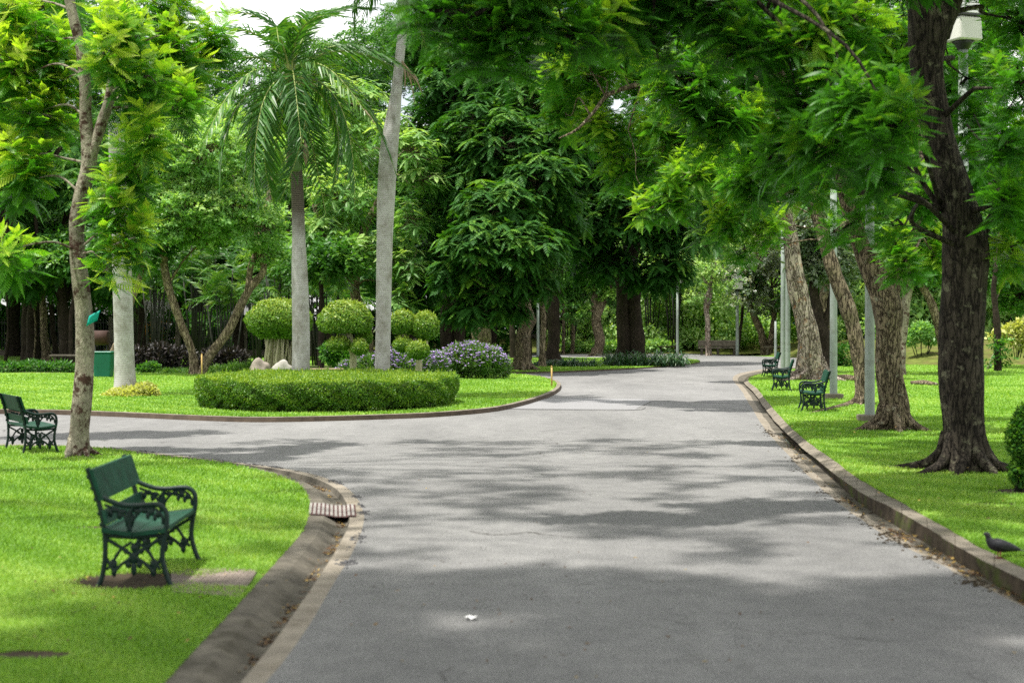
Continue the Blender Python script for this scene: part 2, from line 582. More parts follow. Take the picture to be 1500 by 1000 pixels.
def inside(P, poly):
    poly = np.asarray(poly)[:, :2]
    x, y = P[:, 0], P[:, 1]
    r = np.zeros(len(P), bool)
    j = len(poly) - 1
    for i in range(len(poly)):
        xi, yi = poly[i]
        xj, yj = poly[j]
        c = ((yi > y) != (yj > y)) & (x < (xj - xi) * (y - yi) / ((yj - yi) if yj != yi else 1e-9) + xi)
        r ^= c
        j = i
    return r


# ------------------------------------------------------------------ foliage
def kites(base, d, n, ln, wd, curl=0.12):
    """base, direction, normal (M,3); one four-cornered leaf each."""
    s = np.cross(n, d)
    ln = np.asarray(ln, float).reshape(-1, 1) * np.ones((len(base), 1))
    wd = np.asarray(wd, float).reshape(-1, 1) * np.ones((len(base), 1))
    m = base + d * ln * 0.45
    return np.stack([base, m + s * wd / 2 - n * wd * curl, base + d * ln - n * ln * curl, m - s * wd / 2 - n * wd * curl], 1)


def frond(L, pairs, pl, pw, ang=62, arch=0.25, fall=0.15, rachis=True, vee=0.15, t0=0.15, fern=False):
    """Pinnate leaf along +X, up +Z; returns (Q,4,3)."""
    t = np.linspace(t0, 1, pairs)
    px = L * t * (1 - arch * 0.25 * t)
    pz = L * (0.25 * arch * t - arch * t * t)
    base = np.stack([px, 0 * t, pz], 1)
    out = []
    tang = nrm(np.gradient(base, axis=0))
    env = np.sin(np.pi * np.clip(0.12 + 0.80 * t, 0, 1)) ** 0.6
    if fern:
        env = np.clip(np.sin(np.pi * np.clip(.17 + .78 * t, 0, 1)) ** .75, .15, 1)
    for sg in (-1, 1):
        a = math.radians(ang) * (1 - 0.35 * t)
        side = np.zeros_like(base)
        side[:, 1] = sg
        d = nrm(tang * np.cos(a)[:, None] + side * np.sin(a)[:, None] + np.array([0, 0, vee - fall]))
        n = nrm(np.cross(d, np.cross(np.tile(up, (pairs, 1)), d)))
        if fern:                                   # blunt little strips, two to a pinna so that it droops
            s_ = np.cross(n, d)
            ln, w = (pl * env)[:, None], (pw * np.ones(pairs))[:, None]
            tip = base + d * ln - n * ln * .16
            out.append(np.stack([base - s_ * w * .34, base + s_ * w * .34, tip + s_ * w * .36, tip - s_ * w * .36], 1))
        else:
            out.append(kites(base, d, n, pl * env, pw * (0.6 + 0.4 * env)))
    out.append(kites(base[-1:], tang[-1:], nrm(np.cross(tang[-1:], np.array([[0, 1.0, 0]]))) * -1, pl * 0.9, pw))
    if rachis:
        w = 0.006 * L / 0.5
        ext = np.vstack([[0, 0, 0], base[::max(1, pairs // 4)], base[-1]])
        q = []
        for i in range(len(ext) - 1):
            q.append([ext[i] + [0, w, 0], ext[i + 1] + [0, w * .6, 0], ext[i + 1] - [0, w * .6, 0], ext[i] - [0, w, 0]])
        out.append(np.array(q))
    return np.concatenate(out)


def sprig(n, L, pl, pw, rng):
    """Twig of loose simple leaves."""
    t = rng.uniform(0.1, 1, n)
    base = np.stack([t * L, rng.normal(0, L * .08, n), rng.normal(0, L * .08, n)], 1)
    d = nrm(np.stack([rng.uniform(0.1, 1, n), rng.normal(0, .8, n), rng.normal(0.1, .5, n)], 1))
    nn = nrm(rng.normal(0, .5, (n, 3)) + up)
    nn = nrm(nn - d * (nn * d).sum(1, keepdims=True))
    return kites(base, d, nn, pl * rng.uniform(.7, 1.2, n), pw * rng.uniform(.7, 1.2, n))


TPL = {
    'feather': [frond(0.66, 10, 0.19, 0.042, 58, a, f, fern=True, t0=.1) for a, f in ((.12, .05), (.3, .10), (.5, .18))],
    'feather_small': [frond(0.46, 11, 0.12, 0.034, 62, a, f) for a, f in ((.2, .1), (.45, .25), (.7, .35))],
    'compound': [frond(0.75, 6, 0.26, 0.125, 60, a, f) for a, f in ((.2, .12), (.4, .22), (.6, .35))],
    'fine': [frond(0.5, 9, 0.13, 0.05, 58, a, f) for a, f in ((.15, .1), (.4, .2))],
    'sprig': [sprig(14, 0.5, 0.17, 0.085, R) for _ in range(4)],
    'sprig_big': [sprig(12, 0.9, 0.34, 0.17, R) for _ in range(4)],
    'tiny': [sprig(16, 0.34, 0.11, 0.06, R) for _ in range(4)],
}


def place(tpls, P, Fw, U, S, tint, rng, jit=0.10):
    """Copies of leaf templates at P along Fw with up hint U; returns V, tint."""
    Fw = nrm(Fw)
    s = nrm(np.cross(U, Fw))
    u = np.cross(Fw, s)
    Vs, T = [], []
    pick = rng.integers(0, len(tpls), len(P))
    for k, tp in enumerate(tpls):
        i = np.where(pick == k)[0]
        if not len(i):
            continue
        B = np.stack([Fw[i], s[i], u[i]], 1)
        v = np.einsum('qcx,mxy->mqcy', tp, B) * S[i][:, None, None, None] + P[i][:, None, None, :]
        Vs.append(v.reshape(-1, 4, 3))
        T.append((tint[i][:, None] + rng.normal(0, jit, (len(i), len(tp)))).reshape(-1))
    return np.concatenate(Vs), np.concatenate(T)


def rosettes(centers, axes, k, tpls, scale, tint, rng, droop=0.25, spread=(50, 100)):
    n = len(centers)
    ref = np.where(np.abs(axes[:, 2:3]) < 0.9, up, np.array([1.0, 0, 0]))
    e1 = nrm(np.cross(axes, ref))
    e2 = np.cross(axes, e1)
    th = (np.arange(k)[None] * 2 * np.pi / k + rng.uniform(0, 6.28, (n, 1)) + rng.normal(0, .3, (n, k)))
    ph = np.radians(rng.uniform(spread[0], spread[1], (n, k)))
    f = axes[:, None] * np.cos(ph)[..., None] + np.sin(ph)[..., None] * (np.cos(th)[..., None] * e1[:, None] + np.sin(th)[..., None] * e2[:, None])
    f[..., 2] -= droop
    P = np.repeat(centers, k, 0) + rng.normal(0, .03, (n * k, 3)) * scale
    U = np.repeat(nrm(axes * 0.6 + up), k, 0)
    return place(tpls, P, f.reshape(-1, 3), U, scale * rng.uniform(.7, 1.2, n * k), np.repeat(tint, k) + rng.normal(0, .08, n * k), rng)


def shoots(centers, axes, tiers, k, tpls, scale, tint, rng, gap=.17, tipy=.30):
    """Leafy shoots: fronds in tiers up a short stem, younger towards the tip."""
    n = len(centers)
    ref = np.where(np.abs(axes[:, 2:3]) < 0.95, up, np.array([1.0, 0, 0]))
    e1 = nrm(np.cross(axes, ref))
    e2 = np.cross(axes, e1)
    P, Fw, U, S, T = [], [], [], [], []
    for j in range(tiers):
        q = j / max(1, tiers - 1)
        th = np.arange(k)[None] * 2 * np.pi / k + rng.uniform(0, 6.28, (n, 1)) + rng.normal(0, .35, (n, k))
        ph = np.radians(94 - 46 * q + rng.normal(0, 11, (n, k)))
        f = axes[:, None] * np.cos(ph)[..., None] + np.sin(ph)[..., None] * (np.cos(th)[..., None] * e1[:, None] + np.sin(th)[..., None] * e2[:, None])
        keep = (rng.uniform(0, 1, (n, k)) < .86).reshape(-1)
        pp = np.repeat(centers + axes * ((q - .5) * gap * tiers * scale), k, 0) + rng.normal(0, .035, (n * k, 3)) * scale
        P.append(pp[keep]); Fw.append(f.reshape(-1, 3)[keep]); U.append((np.repeat(nrm(axes * .7 + up), k, 0) + rng.normal(0, .38, (n * k, 3)))[keep])
        S.append((scale * (1.0 - .42 * q ** 1.5) * rng.uniform(.75, 1.15, n * k))[keep])
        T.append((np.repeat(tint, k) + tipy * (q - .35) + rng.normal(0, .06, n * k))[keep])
    return place(tpls, np.concatenate(P), np.concatenate(Fw), np.concatenate(U), np.concatenate(S), np.concatenate(T), rng, .07)


def grow(trunks, blobs, n, tpl, scale, rng, k=8, droop=0.25, spread=(62, 100), tiers=0, tipy=.3, sides=12, flare=0.7, limb=0.32, young=0.25, shell=0.45, tint0=0.42, rough=0.06, twigs=True, roots=0):
    """trunks: lists of (x,y,z,r); blobs: (centre, radii). Returns wood MB and crown (V, tint)."""
    wood = MB()
    allp = []
    for ti, tr in enumerate(trunks):
        tr = np.asarray(tr, float)
        q = catmull(tr, 12 if tr[0][3] > .1 else 7)
        if tr[0][3] > .1:
            zz = np.linspace(0, 1, len(q))
            for ax_ in (0, 1):
                q[:, ax_] += tr[0][3] * .10 * np.sin(zz * rng.uniform(14, 22) + rng.uniform(0, 6)) * np.minimum(1, zz * 6)
        ph = rng.uniform(0, 6.28, 4)
        z0 = q[0][2]

        def rf(a, p, t, ph=ph, first=(ti == 0 or abs(tr[0][2]) < 0.5), r0=tr[0][3]):
            z_ = p[2] / max(r0, .05) * .25
            g = 1 + rough * (np.sin(2 * a + ph[0] + z_ * 1.1) + 0.8 * np.sin(3 * a + ph[1] - z_ * 2.3) + 0.6 * np.sin(7 * a + ph[2] + z_ * 2.1) + .5 * np.sin(11 * a + ph[3] - z_ * 1.3) + .7 * math.sin(z_ * 4.7 + ph[0]) + .5 * math.sin(z_ * 9.1 + ph[1]))
            if first:
                g = g + flare * math.exp(-max(0, p[2] - z0) / (.75 * r0 + .04)) * (0.55 + 0.45 * np.sin(5 * a + ph[3])) 
            return g
        wood.tube(q[:, :3], q[:, 3], sides if tr[0][3] > .05 else 7, True, 0, None, rf)
        allp.append(q)
    base = trunks[0][0]
    for i in range(roots):
        a = 2 * np.pi * (i + rng.uniform(0, .6)) / roots
        r0 = base[3]
        d = np.array([math.cos(a), math.sin(a), 0])
        ln = r0 * rng.uniform(2.0, 3.6)
        side = np.array([-d[1], d[0], 0]) * rng.normal(0, .5) * r0
        p0 = np.array(base[:3])
        p0[2] = 0.0
        pts = [p0 + d * r0 * .55 + [0, 0, r0 * 1.5], p0 + d * r0 * 1.0 + [0, 0, r0 * .62], p0 + d * r0 * 1.7 + side * .5 + [0, 0, r0 * .2], p0 + d * (ln) + side + [0, 0, -.03]]
        wood.tube(catmull(pts, 5), np.linspace(r0 * .34, r0 * .10, 16)[:16], 8, True, 0, None,
                  lambda a, p, t: 1 + .15 * np.sin(3 * a + 9 * t))
    AP = np.concatenate(allp)
    cen, axs, tn = [], [], []
    vol = np.array([b[1][0] * b[1][1] + b[1][0] * b[1][2] for b in blobs]) ** 0.9
    cnt = np.maximum(2, np.round(n * vol / vol.sum())).astype(int)
    for (c, r), m in zip(blobs, cnt):
        c, r = np.asarray(c, float), np.asarray(r, float)
        dist = np.linalg.norm(AP[:, :3] - c, axis=1) + np.where(AP[:, 2] > c[2] - 0.1, 1.5, 0) + np.where(AP[:, 2] < AP[:, 2].max() * .35, 3.0, 0)
        a = AP[np.argmin(dist)]
        if limb > 0 and np.linalg.norm(a[:3] - c) > .3:
            rr = min(a[3] * 0.7, max(0.02, limb * AP[0, 3] * .6))
            d = c - a[:3]
            ln = np.linalg.norm(d)
            m1 = a[:3] + d * .35 + np.array([0, 0, .10 * ln]) + rng.normal(0, .06, 3) * ln
            m2 = a[:3] + d * .7 + np.array([0, 0, .08 * ln]) + rng.normal(0, .06, 3) * ln
            q = catmull([a[:3], m1, m2, c], 5)
            wood.tube(q, np.linspace(rr, rr * .25, len(q)), 7)
        d = nrm(rng.normal(0, 1, (m, 3)))
        rad = shell + (1.03 - shell) * rng.uniform(0, 1, (m, 1)) ** 0.6
        p = c + d * rad * r
        cen.append(p)
        axs.append(nrm(d * 0.45 + up * 1.0 + rng.normal(0, .2, (m, 3))))
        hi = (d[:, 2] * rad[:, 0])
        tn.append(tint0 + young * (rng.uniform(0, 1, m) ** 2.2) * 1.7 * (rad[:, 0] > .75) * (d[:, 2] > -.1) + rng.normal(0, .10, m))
        if twigs:
            for pp in p[:: 1 if m < 60 else 2]:
                mid = (c + pp) / 2 + rng.normal(0, .08, 3)
                wood.tube(np.array([c + (pp - c) * .15, mid, pp]), [.022, .014, .006], 3, False)
    cen, axs, tn = np.concatenate(cen), np.concatenate(axs), np.concatenate(tn)
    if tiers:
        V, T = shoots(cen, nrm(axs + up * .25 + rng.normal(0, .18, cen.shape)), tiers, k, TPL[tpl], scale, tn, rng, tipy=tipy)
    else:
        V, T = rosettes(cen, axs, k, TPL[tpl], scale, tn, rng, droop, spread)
    return wood, V, T


def tree(name, label, px, py, z0, trunks, blobs, n, tpl, scale, leaf, bark, seed, group=None, cat='tree', rz=None, **kw):
    """A tree described by photo pixels at the distance its base gives."""
    rng = np.random.default_rng(seed)
    b = G(px, py, z0)
    Y = b[1]
    tr = []
    for t in trunks:
        q = []
        for i, p in enumerate(t):
            dy = p[3] if len(p) > 3 else 0.0
            w = A(p[0], p[1], Y + dy) - b
            q.append([*w, p[2] * Y / F])
        if abs(q[0][2]) < 0.35:
            q[0][2] = -0.12
        tr.append(q)
    bl = []
    for bb in blobs:
        dy = bb[4] if len(bb) > 4 else rng.uniform(-.6, .6) * bb[2] * Y / F
        w = A(bb[0], bb[1], Y + dy) - b
        k = (Y + dy) / F
        bl.append((w, (bb[2] * k, (bb[5] if len(bb) > 5 else 0.8 * bb[2] * k), bb[3] * k)))
    wood, V, T = grow(tr, bl, n, tpl, scale, rng, **kw)
    e = empty(name, b, label, cat, group)
    wood.build('trunk', M[bark], e)
    link('crown', leaf_mesh('crown', V, T), M[leaf], e)
    return e


def copy_tree(o, loc, rz=0, s=1.0, label=None, cat=None, group=None, sz=None):
    c = o.copy()
    C.objects.link(c)
    c.location = loc
    c.rotation_euler = (0, 0, rz)
    c.scale = (s, s, sz or s)
    for k, v in (('label', label), ('category', cat), ('group', group)):
        if v:
            c[k] = v
    for ch in list(o.children):
        d = ch.copy()
        C.objects.link(d)
        d.parent = c
        for g in list(ch.children):
            h = g.copy()
            C.objects.link(h)
            h.parent = d
    return c


# ================================================================== GROUND
def strip(name, curves, mats, mids, k=6, seed=1, wob=0.0):
    """Sweeps a profile: curves = list of outlines (points along), neighbours joined."""
    rng = np.random.default_rng(seed)
    cs = [catmull(c, k) for c in curves]
    n = min(len(c) for c in cs)
    cs = [c[:n] for c in cs]
    mb = MB()
    for c in cs:
        if wob:
            c[:, :2] += rng.normal(0, wob, (n, 2))
    for a, b, mi in zip(cs[:-1], cs[1:], mids):
        V = np.concatenate([a, b])
        fs = [(i, i + 1, n + i + 1, n + i) for i in range(n - 1)]
        mb.add(V, fs, mi)
    me = mb.mesh(name)
    bm = bmesh.new()
    bm.from_mesh(me)
    bmesh.ops.recalc_face_normals(bm, faces=bm.faces)
    if sum(f.normal.z * f.calc_area() for f in bm.faces) < 0:
        bmesh.ops.reverse_faces(bm, faces=bm.faces)
    bm.to_mesh(me)
    bm.free()
    return struct(name, me, mats), cs


# right side: asphalt edge, gutter floor, kerb foot, kerb top, grass edge (near -> far)
rA = [(1640, 960), (1492, 884), (1416, 848), (1375, 824), (1310, 792), (1250, 752), (1190, 703), (1144, 655), (1119, 626), (1104, 602), (1086, 572), (1073, 555), (1082, 547), (1108, 542), (1136, 538.5), (1180, 536), (1240, 533)]
rB = [(1655, 962), (1494, 880), (1412, 838), (1372, 814), (1312, 782), (1254, 745), (1200, 699), (1154, 653), (1130, 626), (1113, 601), (1094, 572), (1081, 556), (1088, 549), (1112, 543.6), (1138, 540), (1182, 537.2), (1242, 534)]
rC = [(1670, 965), (1499, 879), (1410, 828), (1360, 798), (1310, 768), (1257, 735), (1208, 693), (1163, 651), (1137, 625), (1119, 600), (1100, 572), (1086, 557), (1092, 550.5), (1115, 544.8), (1140, 541), (1184, 538), (1244, 534.6)]
rD = [(1672, 932), (1500, 850), (1411, 805), (1360, 774), (1311, 746), (1258, 718), (1213, 683), (1169, 645), (1143, 620), (1123, 597), (1104, 571), (1090, 557), (1096, 551), (1118, 545), (1142, 541.4), (1186, 538.2), (1246, 534.8)]
rE = [(1680, 905), (1501, 832), (1411, 787), (1360, 758), (1311, 731), (1260, 702), (1221, 674), (1177, 642), (1151, 618), (1130, 595), (1110, 570), (1096, 557.5), (1102, 551.5), (1122, 546), (1146, 542), (1188, 538.6), (1248, 535)]
rC = [(x + (0 if i < 6 else 6), y) for i, (x, y) in enumerate(rC)]
zD = [.10, .10, .10, .10, .10, .095, .075, .05] + [.035] * 9
cr = [[G(*p, z) for p in c] for c, z in ((rA, 0.0), (rB, -.02), (rC, -.03), (rD, .10), (rE, .10))]
for p, z in zip(cr[3], zD):
    p[2] = z
kerb_r, kr = strip('kerb', cr, [M['concrete'], M['gutter'], M['moss'], M['concrete_pale']], [3, 1, 2, 0], 6, 3, 0.006)
# left near channel: grass edge ... asphalt edge (far-left -> near)
lG = [(-420, 658), (0, 656), (140, 658), (220, 669), (339, 683), (421, 705), (450, 730), (447, 773), (407, 823), (346, 892), (292, 949), (245, 1000), (160, 1085), (40, 1200)]
lO = [(-420, 650), (0, 650), (140, 654), (220, 662), (340, 676), (440, 690), (505, 712), (533, 752), (519, 802), (490, 852), (454, 913), (418, 964), (389, 1000), (330, 1085), (250, 1200)]
lG = catmull([G(*p) for p in lG], 6)
lO = catmull([G(*p) for p in lO], 6)


def resample(c, n):
    d = np.r_[0, np.cumsum(np.linalg.norm(np.diff(c[:, :2], axis=0), axis=1))]
    t = np.linspace(0, d[-1], n)
    return np.stack([np.interp(t, d, c[:, i]) for i in range(3)], 1)


nL = 90
lG, lO = resample(lG, nL), resample(lO, nL)
prof = [(0, .02), (.28, .015), (.50, -.05), (.58, -.06), (.70, -.05), (.74, .002), (1, .0)]
cl = []
for t, z in prof:
    c = lG * (1 - t) + lO * t
    c[:, 2] = z
    cl.append(c)
chan, kl = strip('drain_channel', cl, [M['gutter'], M['concrete_pale'], M['concrete']], [0, 0, 0, 0, 0, 1], 1, 4, 0.0015)
jm = MB()
dist = np.r_[0, np.cumsum(np.linalg.norm(np.diff(kr[3][:, :2], axis=0), axis=1))]
for q in np.arange(.4, 46, 1.0):
    pt = [np.array([np.interp(q, dist, c[:, a]) for a in range(3)]) for c in kr]
    dv = np.array([np.interp(q + .05, dist, kr[3][:, a]) - np.interp(q, dist, kr[3][:, a]) for a in range(3)])
    dv = nrm(dv) * .006
    inn = nrm((pt[1] - pt[3]) * [1, 1, 0]) * .004
    u3 = np.array([0, 0, .004])
    V = [pt[2] - dv + inn, pt[2] + dv + inn, pt[3] + dv + inn + u3, pt[3] - dv + inn + u3, pt[4] + dv + u3, pt[4] - dv + u3]
    jm.add(V, [(0, 1, 2, 3), (3, 2, 4, 5)])
struct('kerb_joint', jm.mesh('kerb_joint', False), M['soil'])
# island front edge and its kerb
isl = [(-420, 605), (0, 606), (140, 609), (300, 616), (400, 618), (560, 614), (660, 609), (740, 600), (800, 583), (820, 571), (816, 561), (785, 553), (752, 550.5)]
ic = catmull([G(*p) for p in isl], 6)
ic2 = ic.copy()
tt = nrm(np.gradient(ic, axis=0))
nn = np.stack([-tt[:, 1], tt[:, 0], 0 * tt[:, 0]], 1)


def off(c, d, z):
    o = c + nn * d
    o[:, 2] = z
    return o


kerb_i, _ = strip('kerb', [off(ic, -.02, 0), off(ic, 0, .09), off(ic, .11, .095), off(ic, .13, .075)], [M['kerb_brown'], M['concrete']], [0, 1, 0], 1, 5, .006)
isl_in = off(ic, .12, .08)
# centre lawn
cen_edge = [(500, 547), (752, 547), (850, 544.5), (940, 540), (1000, 535.5), (1024, 531.5), (1016, 528), (960, 526), (830, 525), (700, 524.3), (500, 524)]
cc = catmull([G(*p) for p in cen_edge], 5)
cc[:, 2] = .06
# asphalt: one sheet bounded by its kerbs; far side as drawn
far = [(1240, 533), (1245, 524), (1150, 523), (1080, 520.5), (1000, 518.5), (860, 518.3), (700, 518), (480, 518)]
far = [G(*p) for p in far]
road_pts = list(kr[0]) + far[1:] + [G(480, 549)] + list(off(ic, -.02, 0))[::-1] + list(kl[-1]) + [np.array([-1.5, -6, 0]), np.array([4.5, -6, 0])]
# (islands of turf lie on top of the sheet)
road = polygon('road', road_pts, M['road'], 0.0)


def lawn(pts, z):
    return polygon('lawn', pts, M['lawn'], z)


left_poly = list(kl[0]) + [np.array([-9.5, 1.0, 0]), np.array([-16, 1, 0])]
lawn(left_poly, .018)
# right lawn
right_poly = list(kr[4]) + [G(1262, 530), np.array([60., 75, 0]), np.array([60., 2, 0])]
lawn(right_poly, .10)
island_poly = list(isl_in) + [G(600, 552.0), np.array([-6.0, 53.5, 0]), np.array([-30, 54, 0]), np.array([-30, 31, 0])]
lawn(island_poly, .08)
# turf edge of the centre lawn stands a little proud of the road
lawn(list(cc), .06)
mbs = MB()
cc0 = cc.copy()
cc0[:, 2] = -.01
mbs.add(np.concatenate([cc0, cc]), [(i, i + 1, len(cc) + i + 1, len(cc) + i) for i in range(len(cc) - 1)])
struct('turf_edge', mbs.mesh('turf_edge'), M['kerb_brown'])
# far ground everywhere else
bm = bmesh.new()
n = 40
ext = 700
vs = [bm.verts.new((x, y, -.35)) for x, y in ((-ext, -60), (ext, -60), (ext, ext), (-ext, ext))]
bm.faces.new(vs)
me = bpy.data.meshes.new('ground')
bm.to_mesh(me)
bm.free()
M['bank'] = plain('dry mown bank', (0.085, 0.105, 0.022), .95, .5, 3, .6, .1, 0, (0.10, 0.075, 0.035))
M['forest_floor'] = plain('leafy park floor', (0.060, 0.090, 0.022), 0.95, 0.5, 0.9, 0.5, 0.1, 0, (0.07, 0.055, 0.03))
struct('ground', me, M['forest_floor'])


def sheet(name, x0, x1, y0, y1, fun, mat, nx=60, ny=20):
    xs, ys = np.linspace(x0, x1, nx), np.linspace(y0, y1, ny)
    V = [(x, y, fun(x, y)) for y in ys for x in xs]
    fs = [(j * nx + i, j * nx + i + 1, (j + 1) * nx + i + 1, (j + 1) * nx + i) for j in range(ny - 1) for i in range(nx - 1)]
    mb = MB()
    mb.add(V, fs)
    return struct(name, mb.mesh(name), mat)


# planted ground behind the island, and the park floor beyond
sheet('ground', -60, -5.9, 53.4, 66, lambda x, y: .05 + .02 * math.sin(x * 2 + y), M['forest_floor'])
sheet('lawn', -60, 20, 66.02, 89, lambda x, y: -.01, M['lawn'], 40, 12)
sheet('ground', -90, 90, 96, 150, lambda x, y: -.02 + .9 * min(1, max(0, (y - 97) / 7)) + .05 * math.sin(x * .9 + y * 1.3), M['bank'])
sheet('bank', 15.5, 60, 63, 92, lambda x, y: -.02 + 1.05 * min(1, max(0, (y - 63) / 6)) * min(1, max(0, (x - 15.5) / 3)) + .05 * math.sin(x * 1.9 + y * 1.3), M['bank'])

# road seam and patch
pp = [G(*p, .004) for p in ((628, 597.5), (780, 598.5), (930, 599.5), (944, 592), (957, 587), (938, 584), (840, 583), (760, 585), (690, 589.5))]
polygon('road_patch', pp, M['road_patch'], .004)
seam = catmull([G(*p, .008) for p in ((618, 598.5), (700, 598.2), (800, 599.4), (930, 600), (944, 592.5), (958, 587), (1010, 588), (1075, 590.5))], 6)
seam[:, :2] += R.normal(0, .012, (len(seam), 2))
w = np.array([0, .045, 0])
mb = MB()
mb.add(np.concatenate([seam - w, seam + w]), [(i, i + 1, len(seam) + i + 1, len(seam) + i) for i in range(len(seam) - 1)])
struct('road_seam', mb.mesh('road_seam'), M['tar'])
# eroded asphalt rims: rubble along the edges of the asphalt
def crumbs(name, line, n, spread, size, mat, seed, z=0.0):
    rng = np.random.default_rng(seed)
    wgt = rng.uniform(0, 1, len(line) - 1) ** 4 + .01
    i = rng.choice(len(line) - 1, n, p=wgt / wgt.sum())
    t = rng.uniform(0, 1, (n, 1))
    p = line[i] * (1 - t) + line[i + 1] * t
    p = p + np.c_[rng.normal(0, spread, (n, 2)), np.zeros(n)]
    p[:, 2] = z + size * .15
    mb = MB()
    for q in p:
        s = size * rng.uniform(.3, 1.0) ** 1.5 * 1.5
        V = np.array([(-1, -1, -.5), (1, -1, -.5), (1, 1, -.5), (-1, 1, -.5), (-.6, -.6, .5), (.6, -.6, .5), (.6, .6, .5), (-.6, .6, .5)]) * s * .5
        V = V + rng.normal(0, s * .12, (8, 3))
        a = rng.uniform(0, 6.28)
        V = np.stack([V[:, 0] * math.cos(a) - V[:, 1] * math.sin(a), V[:, 0] * math.sin(a) + V[:, 1] * math.cos(a), V[:, 2] * .6], 1)
        mb.add(V + q, [(3, 2, 1, 0), (4, 5, 6, 7), (0, 1, 5, 4), (1, 2, 6, 5), (2, 3, 7, 6), (3, 0, 4, 7)])
    o = mb.build(name, mat, None, False)
    return o


edge_l = kl[-1][18:70]
edge_r = kr[0][2:50]
o = crumbs('gravel', np.concatenate([edge_l]), 520, .03, .022, M['tar'], 11)
tag(o, 'crumbled dark asphalt along the rim of the left drain channel', 'gravel', None, 'stuff')
o = crumbs('gravel', edge_r, 420, .045, .022, M['soil'], 12)
tag(o, 'crumbled asphalt and dirt along the right gutter', 'gravel', None, 'stuff')


# ------------------------------------------------------------------ grass
def grass(name, poly, n, h, w, z, seed, label, avoid=(), clumpy=.35, pw=1.0, ymax=None):
    rng = np.random.default_rng(seed)
    poly = np.asarray(poly)
    lo, hi = poly[:, :2].min(0), poly[:, :2].max(0)
    if ymax:
        hi[1] = min(hi[1], ymax)
    P = np.zeros((0, 2))
    while len(P) < n:
        u = rng.uniform(0, 1, n)
        y = 1 / (1 / max(lo[1], 4) * (1 - u) + 1 / hi[1] * u) if pw else lo[1] + u * (hi[1] - lo[1])
        x = rng.uniform(-1, 1, n) * (y * .36 + .5)
        q = np.stack([x, y], 1)
        q = q[inside(q, poly)]
        for (cx, cy, rx, ry) in avoid:
            e = ((q[:, 0] - cx) / rx) ** 2 + ((q[:, 1] - cy) / ry) ** 2
            q = q[e > rng.uniform(.6, 1.15, len(q))]
        P = np.concatenate([P, q])
    P = P[:n]
    sc = np.clip(P[:, 1] / 10, .9, 4)
    a = rng.uniform(0, 6.28, n)
    ln = rng.uniform(.15, 1.0, n)
    d = np.stack([np.cos(a) * ln, np.sin(a) * ln, np.ones(n) * .8], 1)
    d = nrm(d)
    s = np.stack([-np.sin(a), np.cos(a), 0 * a], 1)
    b = np.c_[P, np.full(n, z - .004)]
    hh = (h * rng.uniform(.5, 1.25, n) * np.clip(sc, .9, 1.6))[:, None]
    ww = (w * rng.uniform(.6, 1.2, n) * sc)[:, None]
    V = np.stack([b - s * ww / 2, b + s * ww / 2, b + d * hh * .6 + s * ww * .4, b + d * hh * np.array([1, 1, .9]) - s * ww * .1], 1)
    t = .48 + .16 * np.sin(P[:, 0] * .7 + 2.2 * np.sin(P[:, 1] * .43)) * np.sin(P[:, 1] * .9 + P[:, 0] * .3) + .22 * np.sin(P[:, 0] * 1.7 + 1.3 * np.sin(P[:, 1] * .9)) * clumpy + .12 * np.sin(P[:, 0] * 6 + P[:, 1] * 5) + rng.normal(0, .17, n)
    o = link(name, leaf_mesh(name, V, t), M['grass'])
    return tag(o, label, 'grass', None, 'stuff')


bx, by = -2.6, 10.78          # near bench middle
grass('grass', left_poly, 330000, .036, .0085, .018, 21, 'bright short grass on the near left lawn', [(bx - .02, by - .35, .46, .36), (bx + .75, by - .28, .42, .33), (-3.55, 13.2, .3, .12), (-2.6, 8.1, .25, .1)], pw=1, ymax=22)
grass('grass', right_poly, 230000, .034, .0085, .10, 22, 'short grass on the lawn right of the road', [(5.4, 18.4, .75, .7), (6.8, 26.4, .7, .6), (5.15, 15.3, .45, .3), (4.55, 14.2, .35, .1)], pw=1, ymax=66)
grass('grass', island_poly, 110000, .036, .010, .08, 23, 'bright lawn grass round the oval hedge', [(-4.03, 32.9, 2.9, 3.65)], pw=1, ymax=54)
grass('grass', cc, 40000, .036, .010, .06, 24, 'shaded lawn grass beneath the centre trees', pw=1)

# soil and pavers by the near bench
def blob_poly(c, rx, ry, z, seed, n=26, jag=.18):
    rng = np.random.default_rng(seed)
    a = np.linspace(0, 2 * np.pi, n, endpoint=False)
    r = 1 + rng.normal(0, jag, n)
    return [np.array([c[0] + rx * r[i] * math.cos(a[i]), c[1] + ry * r[i] * math.sin(a[i]), z]) for i in range(n)]


polygon('bare_soil', blob_poly((bx - .02, by - .35), .46, .36, .024, 31), M['soil'], .024)
polygon('bare_soil', blob_poly((-3.55, 13.2), .3, .12, .024, 32), M['soil'], .024)
polygon('bare_soil', blob_poly((-2.6, 8.1), .25, .1, .024, 33), M['soil'], .024)
polygon('bare_soil', blob_poly((4.55, 14.2), .35, .1, .106, 34), M['soil'], .106)
polygon('bare_soil', blob_poly((5.35, 15.25), .55, .28, .106, 35), M['soil'], .106)
polygon('bare_soil', blob_poly(G(1345, 690, .1), .5, .5, .106, 36), M['soil'], .106)
pv = [G(*p, .03) for p in ((252, 866), (350, 873), (368, 850), (378, 833), (330, 831), (250, 833))]
polygon('paving', pv, M['paving'], .03)

# puddle in the right gutter and gravelly damp
polygon('puddle', [G(*p, -.014) for p in ((1143, 634), (1150, 633), (1160, 640), (1170, 650), (1181, 662), (1172, 664), (1160, 654), (1150, 643))], M['water'], -.014)

